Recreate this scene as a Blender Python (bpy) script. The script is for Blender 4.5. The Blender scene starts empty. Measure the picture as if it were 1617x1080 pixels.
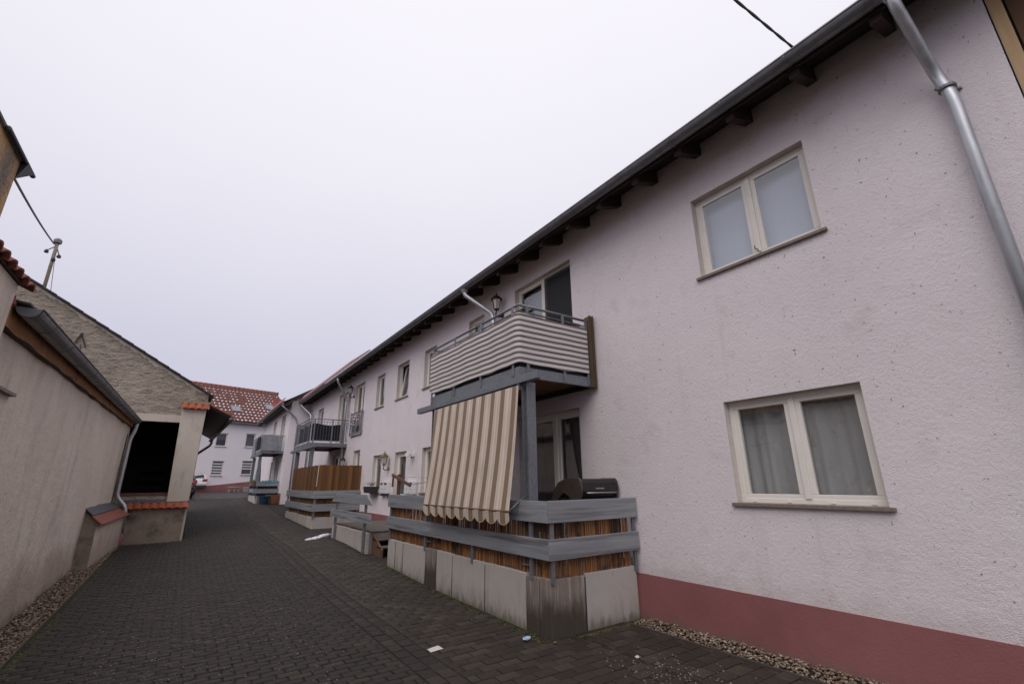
import bpy, bmesh, math, random
import numpy as np
from mathutils import Vector, Matrix
random.seed(7); rng = np.random.default_rng(7)
SC = bpy.context.scene
COL = SC.collection
R_ = math.radians

# ------------------------------------------------------------------ camera
cam = bpy.data.cameras.new('camera'); cam.lens = 15.985; cam.sensor_width = 36.0; cam.sensor_fit = 'HORIZONTAL'
cam.clip_start = 0.05; cam.clip_end = 3000
co = bpy.data.objects.new('camera', cam); COL.objects.link(co)
_vy = Vector((291-808.5, -(766-540), -718.)).normalized()
_vz = Vector((785-808.5, 2340., -718.)); _vz = (_vz - _vz.dot(_vy)*_vy).normalized()
_vx = _vy.cross(_vz)
co.matrix_world = Matrix.Translation((0, 0, 1.7)) @ Matrix((_vx, _vy, _vz)).to_4x4()
SC.camera = co

# ------------------------------------------------------------------ sky: low even overcast
W = bpy.data.worlds.new('World'); SC.world = W; W.use_nodes = True
wn, wl = W.node_tree.nodes, W.node_tree.links
wn.clear()
SUN_EL, SUN_AZ = 50.0, 232.0          # degrees; azimuth clockwise from +Y
w_out = wn.new('ShaderNodeOutputWorld'); w_mix = wn.new('ShaderNodeMixShader'); w_mix.inputs[0].default_value = 0.9
w_sky = wn.new('ShaderNodeTexSky'); w_sky.sky_type = 'NISHITA'; w_sky.sun_disc = False
w_sky.sun_elevation = R_(SUN_EL); w_sky.sun_rotation = R_(SUN_AZ); w_sky.dust_density = 4.0
w_b1 = wn.new('ShaderNodeBackground'); w_b1.inputs[1].default_value = 0.09
wl.new(w_sky.outputs[0], w_b1.inputs[0])
w_tc = wn.new('ShaderNodeTexCoord'); w_sep = wn.new('ShaderNodeSeparateXYZ'); wl.new(w_tc.outputs['Generated'], w_sep.inputs[0])
w_ns = wn.new('ShaderNodeTexNoise'); w_ns.inputs['Scale'].default_value = 1.6; w_ns.inputs['Detail'].default_value = 5; w_ns.inputs['Roughness'].default_value = .5
wl.new(w_tc.outputs['Generated'], w_ns.inputs['Vector'])
w_m = wn.new('ShaderNodeMath'); w_m.operation = 'MULTIPLY_ADD'; w_m.inputs[1].default_value = 0.16; wl.new(w_ns.outputs[0], w_m.inputs[0])
wl.new(w_sep.outputs[2], w_m.inputs[2])
w_r = wn.new('ShaderNodeValToRGB'); wl.new(w_m.outputs[0], w_r.inputs[0])
e = w_r.color_ramp.elements
e[0].position = 0.0; e[0].color = (0.54, 0.525, 0.635, 1)
e[1].position = 1.0; e[1].color = (1.0, 0.97, 1.02, 1)
x = e.new(.3); x.color = (0.61, 0.595, 0.71, 1)
x = e.new(.68); x.color = (0.86, 0.835, 0.905, 1)
w_b2 = wn.new('ShaderNodeBackground'); w_b2.inputs[1].default_value = 1.0
wl.new(w_r.outputs[0], w_b2.inputs[0])
wl.new(w_b1.outputs[0], w_mix.inputs[1]); wl.new(w_b2.outputs[0], w_mix.inputs[2]); wl.new(w_mix.outputs[0], w_out.inputs[0])

sun = bpy.data.lights.new('sun', 'SUN'); sun.energy = 1.1; sun.angle = R_(50); sun.color = (1, .97, .94)
so = bpy.data.objects.new('sun', sun); COL.objects.link(so)
_d = Vector((math.sin(R_(SUN_AZ))*math.cos(R_(SUN_EL)), math.cos(R_(SUN_AZ))*math.cos(R_(SUN_EL)), math.sin(R_(SUN_EL))))
so.rotation_euler = _d.to_track_quat('Z', 'Y').to_euler(); so.location = (-20, -20, 40)

SC.view_settings.view_transform = 'Standard'; SC.view_settings.look = 'None'
SC.view_settings.exposure = 0.14; SC.view_settings.gamma = 1.0; SC.view_settings.use_curve_mapping = False
SC.cycles.use_denoising = True
SC.cycles.max_bounces = 6; SC.cycles.transparent_max_bounces = 12

# ------------------------------------------------------------------ materials
MATS = {}
def surf(name, c1, c2=None, scale=3.0, stretch=(1, 1, 1), rough=.85, rough2=None, bump=(), metallic=0.0, layers=(), spec=.5,
         rnd=None, detail=6, coat=0, zl=(), rmix=.5):
    """c1/c2 mixed by noise; layers = [(colour, scale, stretch, lo, hi, amount)]; bump = [(scale, distance, stretch)];
    rnd = [colours] picked by the 'rnd' face attribute + per object random"""
    m = bpy.data.materials.new(name); m.use_nodes = True; nt = m.node_tree; n, l = nt.nodes, nt.links
    b = n['Principled BSDF']; b.inputs['Roughness'].default_value = rough; b.inputs['Metallic'].default_value = metallic
    b.inputs['Specular IOR Level'].default_value = spec
    tc = n.new('ShaderNodeTexCoord')
    def noise(sc, st, det=detail, ro=.6):
        mp = n.new('ShaderNodeMapping'); mp.inputs['Scale'].default_value = st; l.new(tc.outputs['Object'], mp.inputs[0])
        t = n.new('ShaderNodeTexNoise'); t.inputs['Scale'].default_value = sc; t.inputs['Detail'].default_value = det; t.inputs['Roughness'].default_value = ro
        l.new(mp.outputs[0], t.inputs['Vector']); return t.outputs[0]
    def mixc(f, a, bb):
        x = n.new('ShaderNodeMix'); x.data_type = 'RGBA'; l.new(f, x.inputs[0])
        for v, s in ((a, x.inputs[6]), (bb, x.inputs[7])):
            if isinstance(v, tuple): s.default_value = (*v, 1)
            else: l.new(v, s)
        return x.outputs[2]
    def rng_(v, lo, hi, amt):
        x = n.new('ShaderNodeMapRange'); l.new(v, x.inputs[0]); x.inputs[1].default_value = lo; x.inputs[2].default_value = hi
        x.inputs[3].default_value = 0; x.inputs[4].default_value = amt; return x.outputs[0]
    if rnd:
        at = n.new('ShaderNodeAttribute'); at.attribute_name = 'rnd'; oi = n.new('ShaderNodeObjectInfo')
        ad = n.new('ShaderNodeMath'); ad.operation = 'ADD'; l.new(at.outputs['Fac'], ad.inputs[0]); l.new(oi.outputs['Random'], ad.inputs[1])
        fr = n.new('ShaderNodeMath'); fr.operation = 'FRACT'; l.new(ad.outputs[0], fr.inputs[0])
        rp = n.new('ShaderNodeValToRGB'); rp.color_ramp.interpolation = 'LINEAR'; l.new(fr.outputs[0], rp.inputs[0])
        els = rp.color_ramp.elements
        while len(els) < len(rnd): els.new(.5)
        for i, c in enumerate(rnd): els[i].position = i/(len(rnd)-1); els[i].color = (*c, 1)
        col = mixc(rng_(noise(scale, stretch), .3, .75, rmix), rp.outputs[0], c1)
    elif c2: col = mixc(rng_(noise(scale, stretch), .32, .68, 1), c1, c2)
    else:
        x = n.new('ShaderNodeRGB'); x.outputs[0].default_value = (*c1, 1); col = x.outputs[0]
    for (c, sc, st, lo, hi, amt) in layers: col = mixc(rng_(noise(sc, st), lo, hi, amt), col, c)
    for (c, zlo, zhi, sc, st, amp, amt) in zl:      # splash dirt and damp climbing from the ground, ragged edge
        sx = n.new('ShaderNodeSeparateXYZ'); l.new(tc.outputs['Object'], sx.inputs[0])
        q = n.new('ShaderNodeMath'); q.operation = 'MULTIPLY_ADD'; q.inputs[1].default_value = -amp; l.new(noise(sc, st), q.inputs[0]); l.new(sx.outputs[2], q.inputs[2])
        x = n.new('ShaderNodeMapRange'); x.interpolation_type = 'SMOOTHSTEP'; l.new(q.outputs[0], x.inputs[0]); x.inputs[1].default_value = zlo - amp/2; x.inputs[2].default_value = zhi - amp/2; x.inputs[3].default_value = amt; x.inputs[4].default_value = 0
        col = mixc(x.outputs[0], col, c)
    l.new(col, b.inputs['Base Color'])
    if rough2 is not None:
        x = n.new('ShaderNodeMapRange'); l.new(noise(scale*1.7, stretch), x.inputs[0]); x.inputs[1].default_value = .35; x.inputs[2].default_value = .65
        x.inputs[3].default_value = rough; x.inputs[4].default_value = rough2; l.new(x.outputs[0], b.inputs['Roughness'])
    prev = None
    for (sc, dist, st) in bump:
        bp = n.new('ShaderNodeBump'); bp.inputs['Strength'].default_value = 1; bp.inputs['Distance'].default_value = dist
        l.new(noise(sc, st, 3, .55), bp.inputs['Height'])
        if prev: l.new(prev.outputs[0], bp.inputs['Normal'])
        prev = bp
    if prev: l.new(prev.outputs[0], b.inputs['Normal'])
    if coat: b.inputs['Coat Weight'].default_value = coat
    MATS[name] = m; return m
def stripes(name, axis, period, offset, stops, rough=.8, dirt=(.2, .17, .15), amt=.45):
    """flat printed cloth stripes along one world axis"""
    m = bpy.data.materials.new(name); m.use_nodes = True; n, l = m.node_tree.nodes, m.node_tree.links
    b = n['Principled BSDF']; b.inputs['Roughness'].default_value = rough
    tc = n.new('ShaderNodeTexCoord'); s = n.new('ShaderNodeSeparateXYZ'); l.new(tc.outputs['Object'], s.inputs[0])
    a = n.new('ShaderNodeMath'); a.operation = 'ADD'; a.inputs[1].default_value = offset; l.new(s.outputs[axis], a.inputs[0])
    d = n.new('ShaderNodeMath'); d.operation = 'DIVIDE'; d.inputs[1].default_value = period; l.new(a.outputs[0], d.inputs[0])
    f = n.new('ShaderNodeMath'); f.operation = 'FRACT'; l.new(d.outputs[0], f.inputs[0])
    r = n.new('ShaderNodeValToRGB'); r.color_ramp.interpolation = 'CONSTANT'; l.new(f.outputs[0], r.inputs[0])
    els = r.color_ramp.elements
    while len(els) < len(stops): els.new(.5)
    for i, (p, c) in enumerate(stops): els[i].position = p; els[i].color = (*c, 1)
    t = n.new('ShaderNodeTexNoise'); t.inputs['Scale'].default_value = 2.5; t.inputs['Detail'].default_value = 6; l.new(tc.outputs['Object'], t.inputs['Vector'])
    mr = n.new('ShaderNodeMapRange'); l.new(t.outputs[0], mr.inputs[0]); mr.inputs[1].default_value = .4; mr.inputs[2].default_value = .8; mr.inputs[3].default_value = 0; mr.inputs[4].default_value = amt
    x = n.new('ShaderNodeMix'); x.data_type = 'RGBA'; l.new(mr.outputs[0], x.inputs[0]); l.new(r.outputs[0], x.inputs[6]); x.inputs[7].default_value = (*dirt, 1)
    l.new(x.outputs[2], b.inputs['Base Color'])
    w = n.new('ShaderNodeTexNoise'); w.inputs['Scale'].default_value = 400; l.new(tc.outputs['Object'], w.inputs['Vector'])
    bp = n.new('ShaderNodeBump'); bp.inputs['Distance'].default_value = .001; l.new(w.outputs[0], bp.inputs['Height']); l.new(bp.outputs[0], b.inputs['Normal'])
    MATS[name] = m; return m
def glass(name, tint, refl=.16, rough=.0):
    m = bpy.data.materials.new(name); m.use_nodes = True; n, l = m.node_tree.nodes, m.node_tree.links
    n.remove(n['Principled BSDF']); o = n['Material Output']
    t = n.new('ShaderNodeBsdfTransparent'); t.inputs[0].default_value = (*tint, 1)
    g = n.new('ShaderNodeBsdfGlossy'); g.inputs['Roughness'].default_value = rough; g.inputs[0].default_value = (1, 1, 1, 1)
    ge = n.new('ShaderNodeNewGeometry'); dt = n.new('ShaderNodeVectorMath'); dt.operation = 'DOT_PRODUCT'
    l.new(ge.outputs['Incoming'], dt.inputs[0]); l.new(ge.outputs['Normal'], dt.inputs[1])
    ab = n.new('ShaderNodeMath'); ab.operation = 'ABSOLUTE'; l.new(dt.outputs['Value'], ab.inputs[0])
    om = n.new('ShaderNodeMath'); om.operation = 'SUBTRACT'; om.inputs[0].default_value = 1; l.new(ab.outputs[0], om.inputs[1])
    pw = n.new('ShaderNodeMath'); pw.operation = 'POWER'; pw.inputs[1].default_value = 4.2; l.new(om.outputs[0], pw.inputs[0])
    ad = n.new('ShaderNodeMath'); ad.operation = 'MULTIPLY_ADD'; ad.inputs[1].default_value = 1 - refl; ad.inputs[2].default_value = refl; ad.use_clamp = True
    l.new(pw.outputs[0], ad.inputs[0])
    tc = n.new('ShaderNodeTexCoord'); w = n.new('ShaderNodeTexNoise'); w.inputs['Scale'].default_value = 1.4; l.new(tc.outputs['Object'], w.inputs['Vector'])
    bp = n.new('ShaderNodeBump'); bp.inputs['Distance'].default_value = .0025; l.new(w.outputs[0], bp.inputs['Height']); l.new(bp.outputs[0], g.inputs['Normal'])
    x = n.new('ShaderNodeMixShader'); l.new(ad.outputs[0], x.inputs[0]); l.new(t.outputs[0], x.inputs[1]); l.new(g.outputs[0], x.inputs[2]); l.new(x.outputs[0], o.inputs[0])
    MATS[name] = m; return m

V1 = (1, 1, 1)
surf('plaster', (.74, .668, .688), (.80, .73, .748), scale=.7, rough=.92, bump=[(115, .008, V1), (30, .006, V1), (6, .006, V1)],
     layers=[((.40, .33, .31), 1.1, (1, 1, .35), .60, .85, .30), ((.13, .10, .085), 24, V1, .655, .70, .8), ((.24, .185, .165), 70, V1, .645, .69, .6), ((.40, .33, .31), 2.2, V1, .58, .75, .25), ((.45, .38, .36), 4.5, (1, 1, .06), .62, .74, .14), ((.13, .10, .08), 9, V1, .71, .735, .8)],
     zl=[((.45, .37, .35), .5, .78, 3, V1, .5, .35)])
surf('plaster_far', (.74, .68, .71), (.79, .735, .755), scale=.6, rough=.92, bump=[(60, .004, V1)],
     layers=[((.42, .36, .34), 1.3, (1, 1, .3), .60, .85, .3)])
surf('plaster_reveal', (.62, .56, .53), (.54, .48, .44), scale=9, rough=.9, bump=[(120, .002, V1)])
surf('plinth_red', (.245, .088, .09), (.285, .108, .11), scale=1.1, rough=.75, bump=[(60, .003, V1), (8, .004, V1)], zl=[((.17, .115, .095), -.02, .13, 6, V1, .22, .75)],
     layers=[((.14, .05, .045), .9, V1, .5, .75, .5), ((.35, .22, .18), 45, V1, .74, .8, .5)])
surf('frame_white', (.80, .755, .70), (.76, .71, .65), scale=5, rough=.4)
surf('sill_stone', (.17, .13, .11), (.24, .19, .16), scale=30, rough=.6)
surf('sill_white', (.6, .56, .55), (.5, .47, .46), scale=10, rough=.6)
surf('curtain', (.36, .35, .33), (.46, .445, .42), scale=4, stretch=(1, 1, .3), rough=.95, layers=[((.30, .17, .13), 7, V1, .60, .68, .5), ((.66, .65, .62), 9, V1, .63, .70, .6)])
surf('curtain_white', (.57, .60, .655), (.50, .53, .585), scale=2, rough=.95)
surf('curtain_dark', (.10, .09, .10), (.17, .155, .17), scale=9, stretch=(1, 1, .2), rough=.95)
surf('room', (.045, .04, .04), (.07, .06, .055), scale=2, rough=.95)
surf('zinc', (.44, .45, .47), (.54, .55, .58), scale=14, stretch=(1, 1, .2), rough=.38, rough2=.55, metallic=.75, layers=[((.14, .14, .15), 6, (1, 1, .3), .55, .75, .6)])
surf('zinc_dark', (.15, .15, .16), (.23, .23, .245), scale=6, rough=.45, rough2=.6, metallic=.5)
surf('galvanised', (.165, .175, .20), (.235, .245, .27), scale=22, rough=.5, rough2=.65, metallic=.45, layers=[((.1, .1, .11), 3, (1, 1, .4), .55, .75, .5)])
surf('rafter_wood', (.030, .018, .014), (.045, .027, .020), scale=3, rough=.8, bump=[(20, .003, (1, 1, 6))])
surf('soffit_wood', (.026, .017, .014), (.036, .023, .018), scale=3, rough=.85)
surf('larch_trim', (.42, .27, .14), (.50, .34, .19), scale=5, stretch=(4, 4, .4), rough=.7)
surf('dark_cladding', (.09, .042, .020), (.14, .065, .030), scale=4, stretch=(5, 1, .5), rough=.75)
GR = [(40, .002, (1, .08, 1.5))]
BL = [((.085, .08, .085), 5, (1, .10, 2.6), .52, .66, .75), ((.05, .045, .045), 22, (1, .6, 1), .72, .78, .8), ((.36, .37, .39), 4, (1, .12, 2.4), .54, .68, .6)]
surf('grey_board', (.20, .21, .23), (.26, .27, .29), scale=7, stretch=(1, .1, 2), rough=.75, bump=[(28, .003, (1, .06, 2))], layers=BL)
surf('grey_board_cross', (.21, .215, .23), (.27, .275, .29), scale=7, stretch=(.1, 1, 2), rough=.75, bump=[(28, .003, (.06, 1, 2))],
     layers=[((.085, .08, .085), 5, (.10, 1, 2.6), .52, .66, .7), ((.05, .045, .045), 22, (.6, 1, 1), .72, .78, .8), ((.36, .37, .39), 4, (.12, 1, 2.4), .54, .68, .6)])
surf('concrete', (.41, .375, .35), (.46, .425, .40), scale=1.6, rough=.85, bump=[(50, .002, V1)],
     layers=[((.23, .19, .165), 1.6, (1.6, 1.6, .5), .58, .72, .6), ((.28, .235, .20), 9, V1, .58, .72, .4), ((.16, .125, .10), 6, (2.5, 2.5, .12), .64, .72, .55), ((.50, .46, .43), 3, V1, .58, .75, .4)],
     zl=[((.085, .075, .045), -.02, .12, 5, (2, 2, .5), .40, .85), ((.20, .165, .135), .0, .30, 3, (3, 3, .6), .7, .45)])
surf('concrete_wet', (.27, .225, .195), (.18, .145, .12), scale=4, stretch=(3, 3, .3), rough=.7, bump=[(40, .003, V1)],
     layers=[((.40, .35, .31), 5, (5, 5, .35), .52, .66, .8)],
     zl=[((.042, .033, .025), .16, .50, 3, (2, 2, .8), .6, .9)])
surf('reed', (.36, .155, .045), rough=.7, scale=1.6, stretch=(1, 1, .6), rmix=.15, rnd=[(.10, .036, .014), (.36, .145, .045), (.50, .235, .085), (.20, .078, .026), (.44, .28, .155), (.06, .027, .015), (.38, .155, .045), (.13, .05, .02)],
     layers=[((.032, .018, .013), 2.2, (1, 1, .6), .54, .62, .88), ((.20, .155, .125), 1.1, V1, .62, .7, .6)])
surf('reed_roll', (.09, .055, .03), (.15, .095, .055), scale=30, stretch=(1, 1, .06), rough=.85)
surf('underside_wood', (.15, .062, .022), (.21, .09, .032), scale=3, stretch=(1, 8, 1), rough=.75)
surf('fence_brown', (.155, .066, .018), (.22, .098, .030), scale=5, stretch=(3, 3, .3), rough=.65, rmix=.2, rnd=[(.075, .030, .008), (.15, .064, .017), (.21, .095, .027), (.11, .045, .012)])
surf('tile_orange', (.30, .068, .030), (.38, .095, .04), scale=8, rough=.6, rnd=[(.25, .055, .026), (.38, .09, .04), (.31, .07, .03)], layers=[((.10, .05, .035), 7, V1, .55, .75, .6)])
surf('tile_old', (.24, .072, .050), (.32, .105, .07), scale=8, rough=.75, layers=[((.09, .055, .045), 9, V1, .5, .7, .7)])
surf('tile_glazed', (.12, .034, .024), (.16, .048, .031), scale=6, rough=.45, spec=.5, layers=[((.13, .05, .03), 2, V1, .5, .7, .5)])
surf('tile_roof', (.20, .052, .032), (.26, .074, .042), scale=6, rough=.35)
surf('tile_dark', (.045, .036, .034), (.07, .055, .05), scale=6, rough=.7)
surf('lead', (.085, .085, .095), (.13, .13, .145), scale=10, rough=.6, metallic=.2)
surf('wall_old', (.66, .565, .475), (.72, .63, .54), scale=1.6, stretch=(1, 1, .5), rough=.92, bump=[(5, .02, V1), (22, .008, V1), (90, .003, V1)],
     layers=[((.38, .315, .26), 1.7, (1.3, 1.3, .45), .52, .74, .5), ((.62, .565, .52), 1.3, (1, 1, .5), .56, .74, .4), ((.25, .21, .185), 5, (1, 1, .35), .60, .72, .35), ((.16, .13, .11), 30, V1, .68, .73, .5)],
     zl=[((.30, .215, .15), .25, .9, 1.6, V1, 1.2, .6), ((.14, .115, .08), -.02, .22, 4, V1, .4, .8)])
surf('wall_damp', (.25, .20, .15), (.33, .265, .205), scale=3, rough=.9, bump=[(18, .012, V1)], layers=[((.05, .043, .034), 2, V1, .5, .7, .8), ((.28, .245, .215), 3, (1, 1, .4), .6, .75, .6)])
surf('barn_stucco', (.40, .335, .275), (.30, .25, .205), scale=3.2, stretch=(1, 1, 1.4), rough=.95, bump=[(3.5, .09, (1, 1, 1.8)), (14, .05, (1, 1, 1.5)), (45, .012, V1)],
     layers=[((.13, .11, .09), 6, (1, 1, 2.2), .55, .68, .7), ((.46, .40, .33), 1.2, V1, .55, .75, .5), ((.20, .17, .145), .45, V1, .5, .7, .6)])
surf('pillar_render', (.51, .45, .385), (.56, .495, .43), scale=2.5, rough=.9, bump=[(40, .004, V1)], layers=[((.24, .205, .18), 4, (1, 1, .4), .55, .75, .5)])
surf('ochre_stucco', (.50, .30, .14), (.42, .25, .115), scale=4, rough=.95, bump=[(16, .03, V1), (60, .008, V1)],
     layers=[((.15, .125, .105), 1.0, (1, 1, .5), .48, .6, .9), ((.06, .05, .042), 3, V1, .6, .72, .8), ((.30, .27, .245), 2.2, V1, .6, .72, .6)])
surf('osb', (.36, .17, .08), (.46, .24, .12), scale=30, rough=.85, bump=[(45, .004, V1)], layers=[((.13, .06, .03), 12, V1, .58, .7, .7), ((.42, .25, .13), 22, V1, .62, .72, .5)])
surf('black', (.012, .012, .013), (.02, .02, .022), scale=9, rough=.5)
surf('black_enamel', (.014, .013, .015), (.022, .02, .022), scale=9, rough=.42)
surf('grill_side', (.075, .058, .05), (.11, .085, .075), scale=8, rough=.45, metallic=.4)
surf('bare_steel', (.45, .45, .46), (.35, .35, .36), scale=20, rough=.4, metallic=.8)
surf('brass', (.24, .17, .07), (.16, .11, .05), scale=20, rough=.4, metallic=.7)
surf('lamp_glass', (.55, .52, .42), (.62, .58, .48), scale=8, rough=.15)
surf('white_plastic', (.74, .72, .72), (.68, .66, .66), scale=8, rough=.4)
surf('slot_dark', (.03, .03, .033), rough=.6)
surf('old_post', (.105, .05, .036), (.15, .075, .055), scale=8, stretch=(1, 1, .2), rough=.8)
surf('navy_cloth', (.014, .014, .022), (.022, .021, .032), scale=5, rough=.9, bump=[(7, .02, (1, 1, .3))])
surf('grey_tarp_sky_pane', (.20, .21, .235), (.27, .28, .305), scale=3, rough=.6, bump=[(5, .05, V1)])
surf('teal_cloth', (.02, .16, .24), (.03, .22, .30), scale=5, rough=.6)
surf('green_cloth', (.16, .27, .235), (.22, .33, .29), scale=4, stretch=(4, 4, .3), rough=.85)
surf('blue_plastic', (.012, .035, .075), (.02, .05, .1), scale=4, rough=.4)
surf('terracotta', (.27, .095, .045), (.2, .07, .035), scale=6, rough=.8)
surf('brown_planter', (.15, .07, .03), (.2, .1, .05), scale=6, rough=.8)
surf('soil', (.03, .022, .015), rough=.95)
surf('leaf', (.045, .075, .025), (.08, .11, .04), scale=20, rough=.6)
surf('dry_grass', (.10, .095, .075), (.15, .14, .11), scale=20, rough=.8)
surf('flower', (.42, .04, .05), (.5, .1, .1), scale=20, rough=.6)
surf('snow', (.74, .74, .78), rough=.7, bump=[(30, .01, V1)])
surf('paper', (.66, .64, .60), (.6, .58, .54), scale=20, rough=.7, layers=[((.25, .24, .22), 60, (1, 3, 1), .6, .65, .6)])
surf('litter_blue', (.05, .22, .55), (.75, .8, .85), scale=22, rough=.5)
surf('paver', (.024, .017, .0135), rough=.62, rough2=.85, scale=9, rnd=[(.016, .012, .010), (.028, .020, .016), (.020, .0145, .012), (.040, .029, .022), (.023, .016, .013), (.017, .013, .012)], layers=[((.020, .017, .017), .6, V1, .5, .7, .5), ((.045, .040, .020), .9, V1, .6, .75, .4)],
     bump=[(160, .0015, V1), (22, .002, V1)], spec=.42)
surf('paver_brown', (.032, .022, .015), rough=.55, rough2=.8, scale=6, rnd=[(.021, .016, .012), (.036, .026, .019), (.028, .020, .013), (.055, .043, .033), (.025, .018, .014), (.020, .015, .013)], layers=[((.013, .010, .008), .7, V1, .5, .68, .6), ((.034, .030, .012), 1.1, V1, .58, .72, .45)],
     bump=[(160, .0015, V1), (22, .002, V1)], spec=.42)
surf('joint_bed', (.010, .008, .006), (.018, .015, .009), scale=6, rough=.9, bump=[(80, .006, V1)], layers=[((.030, .036, .010), 1.1, V1, .54, .66, .8)])
surf('paving_far', (.026, .020, .018), (.034, .027, .023), scale=1.2, rough=.5, rough2=.75, bump=[(30, .003, (1, 2, 1))])
surf('pebble', (.20, .15, .115), rough=.75, scale=40, rmix=.25, rnd=[(.06, .032, .02), (.25, .18, .125), (.12, .08, .055), (.44, .36, .28), (.08, .045, .026), (.22, .14, .085), (.11, .09, .07)])
surf('grit', (.14, .125, .11), rough=.7, scale=40, rnd=[(.07, .06, .055), (.17, .155, .14), (.11, .10, .09), (.26, .24, .22)])
surf('moss', (.055, .065, .013), (.095, .10, .022), scale=30, rough=.95)
surf('terrace_floor', (.2, .18, .165), (.26, .235, .215), scale=5, rough=.85)
surf('step_wood', (.085, .070, .062), (.13, .11, .098), scale=5, stretch=(1, 5, 1), rough=.75)
surf('car_white', (.72, .72, .74), rough=.22, coat=.6)
surf('car_wine', (.055, .012, .018), (.045, .010, .016), scale=2, rough=.25, coat=.6)
surf('car_black', (.015, .017, .022), rough=.22, coat=.6)
surf('tyre', (.012, .012, .012), rough=.8)
surf('rim', (.4, .4, .42), rough=.35, metallic=.8)
surf('car_glass', (.02, .024, .03), rough=.05, spec=.8)
surf('tail_red', (.42, .012, .02), rough=.15, coat=.5)
surf('dish_red', (.23, .030, .026), (.28, .045, .04), scale=3, rough=.5)
surf('blind', (.06, .065, .07), rough=.7)
surf('blind_white', (.62, .60, .60), rough=.7)
surf('stone_old', (.22, .19, .165), (.3, .265, .235), scale=6, rough=.9, bump=[(20, .02, V1)])
LB = (.60, .505, .42); DB = (.235, .160, .105); MB_ = (.52, .425, .34)
stripes('awning_cloth', 1, .282, .06, [(0, LB), (.16, MB_), (.20, LB), (.27, (.67, .58, .50)), (.40, LB), (.47, MB_), (.50, LB), (.62, DB), (.98, (.15, .10, .07))], amt=.3)
stripes('screen_cloth', 2, .0835, .0, [(0, (.64, .585, .57)), (.52, (.125, .105, .107))], dirt=(.34, .30, .29), amt=.22)
glass('pane', (.88, .91, .95), .15)
glass('pane_dark', (.62, .65, .68), .13)
glass('pane_far', (.35, .37, .40), .05)
M = MATS

# ------------------------------------------------------------------ builders
def ground_z(x, y):
    g = np.interp(y, [-200, 5, 8, 10, 13, 17, 22, 28, 32, 45, 60, 1500], [0, 0, .03, .10, .24, .28, .40, .74, .86, 1.18, 1.35, 1.5])
    h = np.interp(y, [7, 12, 20, 34], [0, .14, .14, 0])
    s = np.clip((np.asarray(x, float) + .2)/3.0, 0, 1)
    return g - h*(1 - s)
def gz(x, y): return float(ground_z(x, y))

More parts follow.
